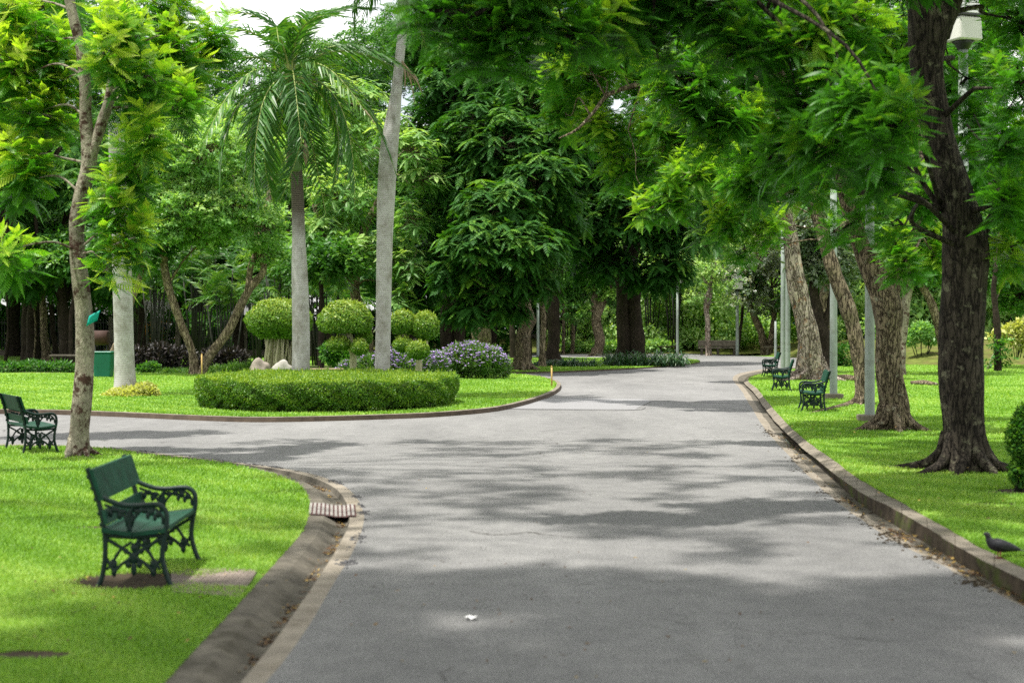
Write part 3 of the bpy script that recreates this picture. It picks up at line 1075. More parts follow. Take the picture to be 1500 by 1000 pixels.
# drain cover across the left channel
M['slat_paint'] = plain('worn pale slat', (0.22, 0.205, 0.19), .8, .3, 12, .1)
M['drain_red'] = plain('faded red drain paint', (0.06, 0.022, 0.02), .8, .3, 20)
dg = empty('drain_cover', G(488, 749), 'slatted red and white drain cover across the left channel', 'drain cover')
slats, tray = MB(), MB()
row = []
for px in np.linspace(453, 521, 56):
    g = G(px, 748.5)
    zz = np.interp((px - 450) / 82, [p[0] for p in prof], [max(p[1], -.012) for p in prof]) * .8 + .012
    row.append((g[0] - dg.location.x, g[1] - dg.location.y, zz))
row = np.array(row)
hl = np.array([-.118, .993, 0]) * .44
for i in range(11):
    a, b_ = i * 5, i * 5 + 3
    n1_, n2_ = row[a] + [0, 0, .008], row[b_] + [0, 0, .008]
    V = [n1_ - hl, n2_ - hl, n2_ + hl, n1_ + hl]
    V += [v - np.array([0, 0, .014]) for v in V]
    slats.add(V, [(0, 1, 2, 3), (7, 6, 5, 4), (0, 4, 5, 1), (1, 5, 6, 2), (2, 6, 7, 3), (3, 7, 4, 0)])
slats.build('slat', M['slat_paint'], dg, False)
hl2 = hl * 1.06
tray.add(np.concatenate([row - hl2, row + hl2]), [(i, i + 1, 56 + i + 1, 56 + i) for i in range(55)])
tray.build('tray', M['drain_red'], dg)

# fallen leaves
def litter(name, line, n, spread, z, seed, label, size=.05):
    rng = np.random.default_rng(seed)
    wgt = rng.uniform(0, 1, len(line) - 1) ** 3 + .03
    i = rng.choice(len(line) - 1, n, p=wgt / wgt.sum())
    t = rng.uniform(0, 1, (n, 1))
    p = line[i] * (1 - t) + line[i + 1] * t
    p = p + np.c_[rng.normal(0, spread, (n, 2)), np.zeros(n)]
    p[:, 2] += z + rng.uniform(0, .012, n)
    a = rng.uniform(0, 6.28, n)
    d = np.stack([np.cos(a), np.sin(a), rng.normal(0, .12, n)], 1)
    nn_ = nrm(np.c_[rng.normal(0, .25, (n, 2)), np.ones(n)])
    V = kites(p, nrm(d), nn_, size * rng.uniform(.5, 1.3, n), size * .45 * rng.uniform(.6, 1.3, n), .2)
    o = link(name, leaf_mesh(name, V, rng.uniform(0, 1, n) ** 1.6), M['dry_leaf'])
    return tag(o, label, 'leaves', None, 'stuff')


litter('fallen_leaves', kl[3][30:88], 1300, .055, .006, 41, 'brown fallen leaves lying in the left drain channel', .05)
litter('fallen_leaves', kr[1][:46], 900, .06, .008, 42, 'brown fallen leaves along the right kerb', .05)
litter('fallen_leaves', np.array([G(560, 960), G(900, 880), G(1200, 920), G(900, 990), G(700, 830), G(1100, 800), G(700, 700), G(1000, 650)]), 130, .9, .004, 43, 'few small yellow leaves scattered on the road', .035)

litter('fallen_leaves', np.array([G(30, 800), G(200, 720), G(380, 740), G(300, 860), G(60, 930), G(120, 700)]), 120, .9, .035, 44, 'few brown leaves lying on the near left lawn', .045)
litter('fallen_leaves', np.array([G(1280, 660, .1), G(1400, 720, .1), G(1480, 770, .1), G(1330, 640, .1), G(1450, 650, .1), G(1240, 620, .1)]), 220, 1.0, .12, 45, 'few brown leaves lying on the right lawn round the large trunks', .045)
# paper scrap
mb = MB()
sp = G(690, 905, .01)
vv = []
for j in range(5):
    for i in range(5):
        vv.append((i * .017 - .035, j * .012 - .02, .012 + .01 * math.sin(i * 2.1 + j * 1.3)))
mb.add(vv, [(j * 5 + i, j * 5 + i + 1, j * 5 + i + 6, j * 5 + i + 5) for j in range(4) for i in range(4)])
tag(mb.build('paper_scrap', M['paper'], None, True, (sp[0], sp[1], .004)), 'small crumpled white scrap lying on the road', 'litter')


# ================================================================== BENCHES
def make_bench(label):
    e = empty('park_bench', (0, 0, 0), label, 'bench', 'green cast iron benches')
    Ln = 1.12

    def end(y):
        m = MB()
        fl = (1.35, .8)
        rear = [(0, 0, -.01), (.03, 0, .07), (.05, 0, .20), (.05, 0, .36), (.03, 0, .50), (-.015, 0, .67), (-.06, 0, .80), (-.075, 0, .845)]
        rear = [(x, y, z) for x, _, z in rear]
        m.tube(catmull(rear, 5), .019, 8, True)
        fr_ = [(.525, y, -.01), (.487, y, .08), (.458, y, .20), (.466, y, .32), (.487, y, .44), (.483, y, .53), (.44, y, .575), (.37, y, .582), (.28, y, .574), (.18, y, .578), (.09, y, .606), (0.0, y, .645)]
        m.tube(catmull(fr_, 5), .019, 8, True)
        # seat rail, crossed arches, scrolls
        m.tube([(.045, y, .362), (.25, y, .348), (.465, y, .362)], .016, 6)
        for a, b in ((.05, .46), (.46, .05)):
            s = 1 if b > a else -1
            m.tube(catmull([(a, y, .345), (a + s * .10, y, .285), (a + s * .21, y, .21), (a + s * .30, y, .15), (a + s * .355, y, .085)], 4), .014, 6)
            m.tube(catmull([(a + s * .015, y, .12), (a + s * .055, y, .17), (a + s * .11, y, .26), (a + s * .19, y, .315)], 4), .012, 6)
            m.tube(catmull([(a + s * .01, y, .20), (a + s * .05, y, .13), (a + s * .075, y, .085)], 4), .013, 6)
            m.ellipsoid((a + s * .06, y, .155), (.030, .012, .042), 8, 6)
            m.ellipsoid((a + s * .345, y, .10), (.020, .012, .035), 8, 6)
        for (cx, cz, rx, rz) in ((.255, .20, .038, .045), (.255, .125, .022, .052), (.215, .155, .022, .03), (.295, .155, .022, .03), (.255, .275, .025, .035), (.20, .25, .018, .022), (.31, .25, .018, .022)):
            m.ellipsoid((cx, y, cz), (rx, .013, rz), 8, 6)
        # leafy brackets under the arm rest
        m.tube(catmull([(.225, y, .39), (.222, y, .46), (.235, y, .53), (.255, y, .575)], 4), .017, 6)
        for (cx, cz, rx, rz) in ((.225, .47, .034, .07), (.225, .41, .018, .04), (.17, .53, .035, .022), (.12, .545, .030, .022), (.28, .535, .03, .02), (.155, .505, .02, .03),
                                 (.33, .54, .026, .024), (.38, .53, .024, .03), (.43, .515, .022, .03), (.355, .505, .016, .03), (.405, .49, .015, .028), (.09, .52, .018, .03)):
            m.ellipsoid((cx, y, cz), (rx, .012, rz), 8, 6)
        m.tube(catmull([(.24, y, .45), (.28, y, .51), (.34, y, .555), (.41, y, .55), (.455, y, .50), (.462, y, .44)], 4), .011, 6)
        m.tube(catmull([(.215, y, .45), (.17, y, .52), (.11, y, .555), (.05, y, .58)], 4), .011, 6)
        for z in (.44, .52, .62, .70, .78):
            m.ellipsoid((float(np.interp(z, [.36, .50, .67, .80], [.05, .03, -.015, -.06])) - .016, y, z), (.014, .012, .018), 6, 5)
        return m
    for y in (-Ln / 2, Ln / 2):
        end(y).build('end_frame', M['iron'], e)
    # seat of two boards that meet in a shallow trough
    s = MB()
    y1 = Ln / 2 + .05
    for x0, x1, z0, z1 in ((.035, .252, .402, .372), (.258, .485, .372, .400)):
        V = []
        for yy in (-y1, y1):
            V += [(x0, yy, z0 - .012), (x1, yy, z1 - .012), (x1, yy, z1 + .018), (x0, yy, z0 + .018)]
        s.add(V, [(0, 1, 2, 3), (7, 6, 5, 4), (0, 4, 5, 1), (1, 5, 6, 2), (2, 6, 7, 3), (3, 7, 4, 0)])
    s.build('seat', M['board'], e, False)

    def board(z0, z1, th, yy):
        m = MB()
        xa, xb = [float(np.interp(z, [.36, .50, .67, .80, .845], [.05, .03, -.015, -.06, -.075])) + .022 for z in (z0, z1)]
        V = []
        for y in (-yy, yy):
            V += [(xa, y, z0), (xa + th, y, z0 + .004), (xb + th, y, z1), (xb, y, z1)]
        m.add(V, [(0, 1, 2, 3), (7, 6, 5, 4), (0, 4, 5, 1), (1, 5, 6, 2), (2, 6, 7, 3), (3, 7, 4, 0)])
        return m
    b = board(.615, .838, .026, Ln / 2 + .06).build('backrest', M['board'], e, False)
    board(.445, .548, .024, Ln / 2 + .06).build('backrest', M['board'], e, False)
    return e


def put_bench(e, x, y, z, rz, s=.955):
    e.location = (x, y, z)
    e.rotation_euler = (0, 0, rz)
    e.scale = (s, s, s)


bench = make_bench('nearest green bench on the left lawn with worn soil beneath and pavers beside it')
put_bench(bench, bx - .24, by, .02, math.radians(1.6))
b2 = copy_tree(bench, (0, 0, 0), label='green bench standing half behind the blotchy trunk by the side road')
pl = G(7, 660)
fd, ld = np.array([.86, .51]), np.array([.51, -.86])
cx, cy = pl[:2] + ld * .535
put_bench(b2, cx, cy, .02, math.atan2(fd[1], fd[0]))
for px, py, rz, lab in ((1216, 603.5, math.radians(172), 'dark green bench on the right lawn just left of the second lamp post'),
                        (1164, 573, math.radians(170), 'brighter green bench on the right lawn before the pale leaning trunk'),
                        (1143, 552, math.radians(174), 'small dark green bench farthest up the kerb beside two lamp posts')):
    b = copy_tree(bench, (0, 0, 0), label=lab)
    p = G(px, py, .1)
    put_bench(b, p[0], p[1] + .5, .10, rz)


# ================================================================== LAMPS
def lamp(px, py, z0, hgt, r, label, s=1.0, head=True, hw=.40, plinth=True, bury=None):
    b = G(px, py, z0) if bury is None else np.array([*A(px, 476, bury)[:2], z0])
    e = empty('street_lamp', b, label, 'street lamp', 'park lamp posts')
    m = MB()
    m.tube([(0, 0, -.05), (0, 0, .15), (0, 0, hgt * .5), (0, 0, hgt)], [r * 1.05, r, r * .92, r * .8], 20)
    m.build('pole', M['pole'], e)
    if plinth:
        p = MB()
        p.box((0, 0, .045), (r * 4.2, r * 4.2, .15), .1, 0, 1, .012)
        p.build('plinth', M['concrete'], e, False)
    if head:
        k = hw
        m = MB()
        m.tube([(0, 0, hgt - .02), (0, 0, hgt + .05), (0, 0, hgt + .10)], [r, k * .30, k * .42], 16)
        m.build('collar', M['dark_metal'], e)
        g = MB()
        g.box((0, 0, hgt + .10 + k * .42), (k, k, k * .84), .35, 0, .93, .02)
        h_ = g.build('lantern', M['lamp_glass'], e, False)
        lid = MB()
        z = hgt + .10 + k * .85
        lid.box((0, 0, z + .02), (k * 1.02, k * 1.02, .035), .35, 1, 1, .008)
        for i in range(6):
            q = k * (.97 - .035 * i ** 1.35)
            lid.box((0, 0, z + .065 + i * .052), (q, q, .042), .35, 0, .97, .006)
            lid.box((0, 0, z + .065 + i * .052 + .026), (q * .9, q * .9, .012), .35, 1)
        lid.build('lid', [M['lamp_lid'], M['dark_metal']], h_, False)
    return e


lamp(1274, 617, .1, 5.8, .088, 'grey green lamp post on a concrete plinth against the second large trunk')
lamp(1221, 584, .1, 5.8, .088, 'grey green lamp post standing just behind the dark green bench')
lamp(1154, 548, .1, 5.8, .088, 'pale lamp post behind the bright green bench near the leaning trunk')
lamp(1147, 546, .1, 5.8, .088, 'darker shaded lamp post beside the far small bench', plinth=True)
lamp(1411, 0, .1, 5.75, .085, 'lamp with milky lantern and louvred lid peeking past the largest trunk', bury=22.0)
lamp(992.5, 520, 0, 4.2, .085, 'slim pale lamp post where the far road bends', plinth=False, hw=.5)
lamp(1080, 521, 0, 3.8, .10, 'short greenish lamp post by the far stone bench', plinth=False, hw=.5)
lamp(788, 523, 0, 3.6, .085, 'thin white lamp post between the dark centre trunks', plinth=False, hw=.45)
lamp(1136, 526, 0, 2.0, .07, 'short grey post behind the far small bench', plinth=False, head=False)

# ================================================================== PALMS
def palm_frond(L, n, ll, lw, arch, rng, hang=.5):
    t = np.linspace(.0, 1, n)
    x = L * (t - .18 * arch * t ** 2)
    z = L * (.28 * arch * t - .72 * arch * t ** 2.1)
    b = np.stack([x, 0 * t, z], 1)
    tang = nrm(np.gradient(b, axis=0))
    env = np.clip(np.sin(np.pi * (.10 + .86 * t)), .25, 1) ** .7
    out = []
    for sg in (-1, 1):
        a = np.radians(58 - 28 * t + rng.normal(0, 5, n))
        side = np.zeros((n, 3))
        side[:, 1] = sg
        d = tang * np.cos(a)[:, None] + side * np.sin(a)[:, None]
        lift = rng.normal(.16, .16, n)
        d[:, 2] += lift
        d = nrm(d)
        nv = nrm(np.cross(d, np.cross(np.tile(up, (n, 1)) + rng.normal(0, .3, (n, 3)), d)))
        ln = (ll * env * rng.uniform(.85, 1.1, n))[:, None]
        s = np.cross(nv, d)
        k = t > .12
        m1 = b + d * ln * .5
        d2 = nrm(d + np.array([0, 0, -hang]) * rng.uniform(.7, 1.4, (n, 1)))
        tip = m1 + d2 * ln * .55
        w = lw * np.ones((n, 1)) * env[:, None]
        out.append(np.stack([b - s * w * .35, b + s * w * .35, m1 + s * w * .5, m1 - s * w * .5], 1)[k])
        out.append(np.stack([m1 - s * w * .5, m1 + s * w * .5, tip + s * w * .06, tip - s * w * .06], 1)[k])
    V = np.concatenate(out)
    return V, b


def palm(name, label, base, path, shaft, crown_c, fronds, leaf, seed, sheath=True, LL=.62, LW=.055, npair=58, cat='palm tree'):
    rng = np.random.default_rng(seed)
    e = empty(name, base, label, cat)
    q = catmull(path, 8)
    m = MB()
    m.tube(q[:, :3], q[:, 3], 22, True, 0, None, lambda a, p, t: 1 + .015 * np.sin(2 * a + p[2]) + .18 * math.exp(-max(p[2], 0) / .18))
    m.build('trunk', M['palm_trunk_brown_top' if 'drooping' in label else 'palm_trunk'], e)
    if shaft is not None:
        s = MB()
        qs = catmull(shaft, 6)
        s.tube(qs[:, :3], qs[:, 3], 14)
        s.build('crownshaft', M['palm_shaft'], e)
    Vs, Ts = [], []
    rib = MB()
    for (az, el, L, arch) in fronds:
        V, b = palm_frond(L, npair, LL * (.8 + .2 * L / 2.5), LW, arch, rng, rng.uniform(.35, .9))
        f = np.array([math.cos(az) * math.cos(el), math.sin(az) * math.cos(el), math.sin(el)])
        s_ = nrm(np.cross(up, f))
        if abs(f[2]) > .97:
            s_ = np.array([-math.sin(az), math.cos(az), 0])
        u_ = np.cross(f, s_)
        roll = rng.normal(0, .25)
        s2 = s_ * math.cos(roll) + u_ * math.sin(roll)
        u2 = u_ * math.cos(roll) - s_ * math.sin(roll)
        B = np.stack([f, s2, u2])
        Vw = V @ B
        # gravity: bend in world space
        d = np.linalg.norm(Vw[..., :2], axis=-1)
        Vw[..., 2] -= .055 * d ** 2 * arch
        bw = b @ B
        bw[:, 2] -= .055 * (np.linalg.norm(bw[:, :2], axis=1) ** 2) * arch
        Vs.append(Vw + crown_c)
        t0 = rng.uniform(.25, .62)
        Ts.append(t0 + rng.normal(0, .09, len(V)))
        rib.tube((bw + crown_c)[::4], np.linspace(.030, .006, len(b[::4])), 5)
    link('crown', leaf_mesh('crown', np.concatenate(Vs), np.concatenate(Ts)), M[leaf], e)
    rib.build('midrib', M['stem_pale_green'], e)
    return e


M['stem_pale_green'] = plain('pale green midrib', (0.28, 0.33, 0.10), .5, .2, 6, .05)
PY = 35.0


def palm_pts(pts, b, Y):
    out = []
    for px, py, r in pts:
        w = A(px, py, Y) - b
        out.append([*w, r * Y / F])
    return out


rngp = np.random.default_rng(5)
b = np.array([(440 - 750) * PY / F, PY, .08])
path = palm_pts([(440, 586, 13.3), (441, 500, 13), (440, 440, 12.5), (438.5, 390, 11.3), (437.5, 345, 9.5), (436, 290, 9), (434, 240, 8.2)], b, PY)
shaft = palm_pts([(433.5, 252, 9.2), (433, 215, 11.0), (431, 170, 8.5), (429, 120, 5.5), (428, 90, 3)], b, PY)
cpt = A(429, 118, PY) - b
fr_ = []
for i in range(26):
    az = i * 2.399 + .3
    lev = i / 25
    el = math.radians(78 - 128 * lev + rngp.normal(0, 7))
    fr_.append((az, el, rngp.uniform(2.8, 3.4), 1.05 + .55 * lev + rngp.normal(0, .1)))
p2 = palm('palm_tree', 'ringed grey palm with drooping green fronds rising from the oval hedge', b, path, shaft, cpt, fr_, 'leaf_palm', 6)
d = MB()
for (a, b_) in (((446, 205), (449, 245)), ((425, 212), (421, 250))):
    q0, q1 = A(*a, PY) - b, A(*b_, PY) - b
    d.tube(catmull([q0, (q0 + q1) / 2 + [0.03, -.14, 0], q1 + [0, -.12, 0]], 5), np.array([.04, .06, .09, .11, .12, .13, .12, .10, .07, .04, .02])[:11], 8, True, 0, (1, .5))
d.build('dead_sheath', M['dead_frond'], p2)

b = np.array([(559 - 750) * PY / F, PY + .6, .08])
Y3 = PY + .6
path = palm_pts([(559, 584, 11.8), (561, 500, 11.2), (562, 440, 11.3), (563.5, 350, 11.8), (566, 280, 13), (570, 218, 13.3), (576, 172, 10.8), (581, 130, 8), (586, 80, 7), (590, 40, 7)], b, Y3)
shaft = palm_pts([(589, 48, 8), (592, 10, 10), (596, -50, 8), (598, -95, 4)], b, Y3)
cpt = A(597, -75, Y3) - b
fr_ = []
for i in range(20):
    az = i * 2.399
    lev = i / 19
    fr_.append((az, math.radians(70 - 105 * lev + rngp.normal(0, 6)), rngp.uniform(2.3, 2.9), .8 + .35 * lev))
p3 = palm('palm_tree', 'taller ringed grey palm with a bulging trunk and a hanging dead frond', b, path, shaft, cpt, fr_, 'leaf_palm', 8)
d = MB()
for k in range(9):
    q0 = A(590 + k * 1.2, 92 + k * 2, Y3) - b + [0, -.17, 0]
    q1 = A(594 + k * 3.2 + rngp.normal(0, 2), 128 + rngp.normal(0, 10) + (k == 4) * 25, Y3) - b + [0, -.22 + rngp.normal(0, .05), 0]
    d.tube(catmull([q0, (q0 + q1) / 2 + [.03, -.05, 0.05], q1], 4), np.linspace(.07, .012, 9), 6, True, 0, (1, .4))
d.build('dead_frond', M['dead_frond'], p3)

b = G(184, 579, .08)
Y1 = b[1]
path = palm_pts([(184, 580, 16.5), (182, 520, 14.6), (180, 440, 14.2), (177, 350, 13.4), (172, 240, 12.0), (168, 150, 10.5), (166, 60, 9.5)], b, Y1)
shaft = palm_pts([(166, 70, 10.5), (166, 10, 11), (166, -60, 7), (167, -100, 3)], b, Y1)
cpt = A(167, -80, Y1) - b
fr_ = []
for i in range(18):
    az = i * 2.399 + 1
    lev = i / 17
    fr_.append((az, math.radians(70 - 100 * lev + rngp.normal(0, 6)), rngp.uniform(2.6, 3.2), .8 + .35 * lev))
p1_ = palm('palm_tree', 'thick pale palm trunk with a yellow ground cover ring at its foot', b, path, shaft, cpt, fr_, 'leaf_palm', 9)


# areca palms (slender clumping palms) for the understory
def areca(label, loc, seed, hgt=4.2, ns=9, nf=26):
    rng = np.random.default_rng(seed)
    e = empty('areca_palm', loc, label, 'palm', 'slender clumping palms')
    st = MB()
    Vs, Ts = [], []
    for i in range(ns):
        a = rng.uniform(0, 6.28)
        r = rng.uniform(.05, .5)
        p0 = np.array([math.cos(a) * r, math.sin(a) * r, -.1])
        h = hgt * rng.uniform(.55, 1.0)
        p1 = p0 * (1.8 + rng.uniform(0, .8)) + [0, 0, h]
        p1[2] = h
        st.tube(np.array([p0, (p0 + p1) / 2 + rng.normal(0, .05, 3), p1]), [.045, .038, .028], 6)
        for k in range(nf // ns + 3):
            V, b_ = palm_frond(rng.uniform(1.3, 2.0), 22, .42, .05, rng.uniform(.7, 1.3), rng, .6)
            az, el = rng.uniform(0, 6.28), math.radians(rng.uniform(5, 75))
            f = np.array([math.cos(az) * math.cos(el), math.sin(az) * math.cos(el), math.sin(el)])
            s_ = nrm(np.cross(up, f))
            Bm = np.stack([f, s_, np.cross(f, s_)])
            Vs.append(V @ Bm + p1)
            Ts.append(rng.uniform(.2, .7) + rng.normal(0, .1, len(V)))
    st.build('stem', M['stem_dark'], e)
    link('fronds', leaf_mesh('fronds', np.concatenate(Vs), np.concatenate(Ts)), M['leaf_palm'], e)
    return e


# ================================================================== MAIN TREES
# left blotchy tree
tree('feathery_tree', 'blotchy pale trunked tree with bright feathery sprays and a turquoise tag', 112, 668, .02,
     [[(112, 668, 17), (116, 640, 14.6), (124, 560, 13.4), (122, 480, 12.8), (117, 410, 12.2), (114, 340, 11.4), (120, 285, 11.4), (129, 235, 11.2), (126, 180, 9), (127, 130, 8), (119, 75, 7.6), (104, 20, 7.4), (88, -60, 7), (60, -160, 6)],
      [(131, 235, 9), (146, 190, 8), (160, 145, 7.5), (168, 90, 7), (176, 30, 7.5), (190, -40, 7), (210, -130, 6)],
      [(120, 315, 4), (150, 290, 3), (185, 262, 2), (205, 240, 1.2)]],
     [(172, 42, 38, 22, -.5), (150, 85, 26, 14, -.9), (66, 55, 34, 30, .6), (84, 125, 26, 36, .7), (56, 165, 44, 20, 0.5), (208, 112, 40, 22, -.6), (180, 150, 26, 20, .8), (258, 70, 40, 22, .6), (225, 195, 28, 26, -.8), (285, 110, 40, 24, 1.2), (262, 150, 30, 18, 0.2),
      (52, 232, 36, 18, .4), (25, 268, 32, 16, .6), (195, 245, 34, 28, -.2), (170, 300, 26, 24, -.5), (180, 352, 32, 24, -.6), (160, 395, 18, 18, -.6), (12, 110, 34, 46, .5), (8, 20, 34, 36, .8), (18, 370, 22, 26, -.8), (240, 15, 40, 20, 1), (312, 55, 28, 34, 1.6)],
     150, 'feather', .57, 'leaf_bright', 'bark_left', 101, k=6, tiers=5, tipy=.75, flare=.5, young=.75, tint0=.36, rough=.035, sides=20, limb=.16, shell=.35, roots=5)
tg = A(137, 466, 20.3)
mb = MB()
V = []
for i in range(5):
    for j in range(4):
        u, v = i / 4 - .5, j / 3 - .5
        V.append((u * .14 + v * .04, -.02 + .02 * math.sin(u * 4), v * .14 + u * .08))
mb.add(V, [(i * 4 + j, (i + 1) * 4 + j, (i + 1) * 4 + j + 1, i * 4 + j + 1) for i in range(4) for j in range(3)])
o = mb.build('trunk_tag', M['tag'], None, True, tg)
sm = o.modifiers.new('t', 'SOLIDIFY')
sm.thickness = .006
tag(o, 'small turquoise tag fixed to the blotchy trunk', 'tag')

# leaning dark tree at the left border
tree('leaning_tree', 'dark limb leaning in at the left border behind the bright sprays', -70, 640, .02,
     [[(-70, 640, 16), (-50, 520, 14), (-25, 420, 13), (0, 345, 12), (28, 285, 11), (60, 235, 9), (80, 180, 7), (70, 90, 6), (60, 0, 5)],
      [(35, 275, 5), (60, 255, 4), (90, 215, 3)]],
     [(10, 130, 60, 50), (60, 60, 50, 60), (-20, 300, 40, 60), (0, 220, 50, 40), (40, -40, 90, 60), (-60, 100, 80, 90)],
     80, 'feather', .7, 'leaf_canopy', 'bark_dark', 102, k=6, tiers=4, young=.5, sides=10)

# V trunk tree
tree('forked_tree', 'pale green tree whose two bare trunks spread in a wide V', 287, 549.5, .05,
     [[(283, 549.5, 7.5), (284, 530, 6.4), (280, 508, 6), (268, 482, 6), (252, 440, 5.6), (243, 400, 5.4), (240, 370, 5.6), (246, 335, 5), (240, 290, 5), (225, 240, 4)],
      [(292, 549, 6.8), (305, 525, 6.4), (330, 490, 6.4), (350, 455, 6.4), (368, 420, 6), (385, 395, 5), (382, 360, 6), (388, 325, 5), (395, 280, 4)],
      [(362, 428, 5), (368, 390, 4.5), (378, 350, 4), (360, 300, 3)],
      [(248, 415, 2), (270, 380, 1.5), (300, 350, 1)]],
     [(300, 225, 70, 46, -2), (245, 250, 54, 44, -1), (360, 250, 50, 46, 1.5), (215, 290, 36, 34, -1), (280, 300, 56, 34, -2), (340, 310, 50, 36, -2), (235, 335, 30, 22, -2), (390, 330, 34, 34, -1), (310, 180, 60, 30, 2), (410, 250, 40, 50, 2), (260, 200, 40, 24, 0), (300, 345, 40, 20, -1), (390, 370, 30, 20, 0)],
     760, 'tiny', 1.35, 'leaf_pale', 'bark_tan', 103, k=5, droop=.05, young=.55, tint0=.50, rough=.07, flare=.3, limb=.3)

# pale mimosa like tree between the palms
tree('pale_tree', 'pale yellow green fine leaved tree spreading behind the bulging palm', 540, 540, .05,
     [[(540, 540, 9), (535, 480, 8), (520, 420, 7), (530, 350, 6), (560, 280, 5), (575, 220, 4)], [(522, 420, 5), (480, 360, 4), (460, 300, 3)]],
     [(605, 225, 40, 36, -3), (575, 190, 30, 26, -2), (620, 260, 32, 24, -3), (600, 320, 30, 26, -3), (575, 370, 34, 40, -2), (600, 390, 24, 30, -3), (500, 290, 50, 44, -1), (470, 340, 50, 36, -1), (520, 370, 44, 30, -2), (460, 240, 40, 50, 1), (520, 220, 50, 40, 1), (510, 150, 60, 40, 2), (590, 440, 18, 24, -3), (480, 400, 40, 30, -1)],
     720, 'fine', .95, 'leaf_pale', 'bark_tan', 104, k=7, droop=.08, young=.8, tint0=.45, limb=.3)

# dark compound leaved giants in the middle
tree('dark_tree', 'dense dark green tree on twin black trunks behind the flower bed', 664, 538, .05,
     [[(654, 538, 13), (656, 500, 11), (658, 430, 10), (662, 360, 9), (675, 260, 8), (690, 160, 6)], [(673, 538, 12), (672, 480, 10), (668, 400, 9), (700, 300, 7), (740, 200, 5)]],
     [(660, 130, 60, 56, -2), (700, 190, 60, 50, -4), (650, 240, 50, 46, -3), (640, 310, 44, 36, -2), (700, 270, 60, 40, -4), (620, 410, 34, 30, -3), (650, 370, 40, 26, -1), (600, 440, 26, 18, -3), (700, 100, 80, 60, 0), (640, 70, 60, 50, 1), (690, 30, 90, 50, 2), (760, 60, 70, 50, 1), (630, 170, 40, 40, 0)],
     1250, 'compound', .74, 'leaf_dark', 'bark_dark', 105, k=7, droop=.06, young=.20, tint0=.38)
tree('knotted_tree', 'dark leafed tree on a short knotted trunk beside the flower bed', 766, 542, .06,
     [[(765, 542, 13), (766, 515, 11), (768, 485, 11.5), (772, 465, 12), (768, 440, 9), (762, 400, 7), (760, 330, 6), (755, 250, 5)], [(776, 478, 5), (781, 470, 4.5), (783, 466, 2)]],
     [(730, 300, 60, 40, -3), (790, 270, 60, 46, -2), (700, 350, 56, 34, -4), (770, 360, 60, 36, -4), (720, 410, 56, 34, -3), (780, 410, 40, 30, -3), (820, 320, 44, 44, 0), (690, 450, 44, 22, -3), (810, 210, 60, 50, 0), (740, 210, 60, 50, -1), (745, 455, 26, 16, -2), (660, 400, 30, 26, -3), (790, 150, 60, 50, 1)],
     1250, 'compound', .72, 'leaf_dark', 'bark_brown', 106, k=7, droop=.08, young=.20, tint0=.42, roots=6)
tree('dark_tree', 'tree with a straight black flaring trunk in the middle of the lawn', 809, 533, .06,
     [[(808, 533, 12), (810, 515, 10), (812, 470, 9), (814, 400, 8.5), (815, 330, 8), (820, 250, 6)], [(813, 400, 4), (850, 330, 3), (870, 280, 2)]],
     [(840, 250, 60, 60), (870, 320, 50, 40), (800, 330, 50, 40), (830, 180, 70, 50), (880, 230, 50, 50), (850, 360, 30, 22), (790, 240, 50, 50)],
     700, 'compound', .74, 'leaf_dark', 'bark_dark', 107, k=7, droop=.06, young=.3, tint0=.36, flare=1.0, roots=4)
tree('slim_tree', 'slim pale trunk between the knotted and the black trunk', 794, 537, .06,
     [[(794, 537, 5.5), (795, 500, 4.5), (796, 460, 4), (792, 420, 3), (800, 380, 2.5)], [(796, 455, 2), (806, 430, 1.6), (815, 410, 1)]],
     [(790, 395, 26, 22), (810, 400, 26, 20), (798, 370, 34, 24)], 60, 'sprig', .9, 'leaf_mid', 'bark_brown', 108, k=6)
tree('twin_trunk_tree', 'spreading dark tree with two joined trunks on the central lawn tip', 924, 530, .06,
     [[(913, 530, 12), (914, 490, 10), (913, 440, 9.5), (905, 400, 8), (890, 340, 6), (880, 280, 4)], [(932, 529, 12), (931, 480, 10.5), (928, 430, 10), (925, 390, 9), (940, 320, 6), (955, 260, 4)], [(916, 430, 7), (918, 380, 6), (915, 320, 4)]],
     [(880, 330, 56, 40, -4), (930, 310, 56, 44, -5), (980, 330, 50, 44, -4), (900, 385, 36, 24, -4), (965, 385, 44, 34, -4), (1005, 345, 30, 28, -3), (955, 412, 34, 14, -3), (985, 395, 26, 18, -3), (870, 390, 34, 26, -2), (920, 250, 70, 50, -2), (1000, 290, 50, 40, -2), (860, 280, 50, 40, 0), (960, 200, 80, 50, 0), (1030, 330, 30, 26, -3)],
     1200, 'compound', .76, 'leaf_dark', 'bark_dark', 109, k=7, droop=.06, young=.22, tint0=.34, flare=.45, roots=5)
tree('twisted_tree', 'twisted trunk tree with airy light crown at the edge of the far road', 875, 521.5, .0,
     [[(873, 521.5, 8), (878, 500, 7), (874, 470, 7), (880, 445, 7), (888, 430, 5), (898, 415, 3)], [(876, 470, 6), (870, 445, 5), (872, 420, 4), (860, 390, 3)]],
     [(850, 420, 34, 26), (890, 400, 34, 26), (860, 380, 40, 30), (845, 455, 20, 16), (900, 430, 20, 16), (830, 400, 30, 30)],
     260, 'sprig', 1.1, 'leaf_mid', 'bark_brown', 110, k=6, young=.6, tint0=.5, roots=4)
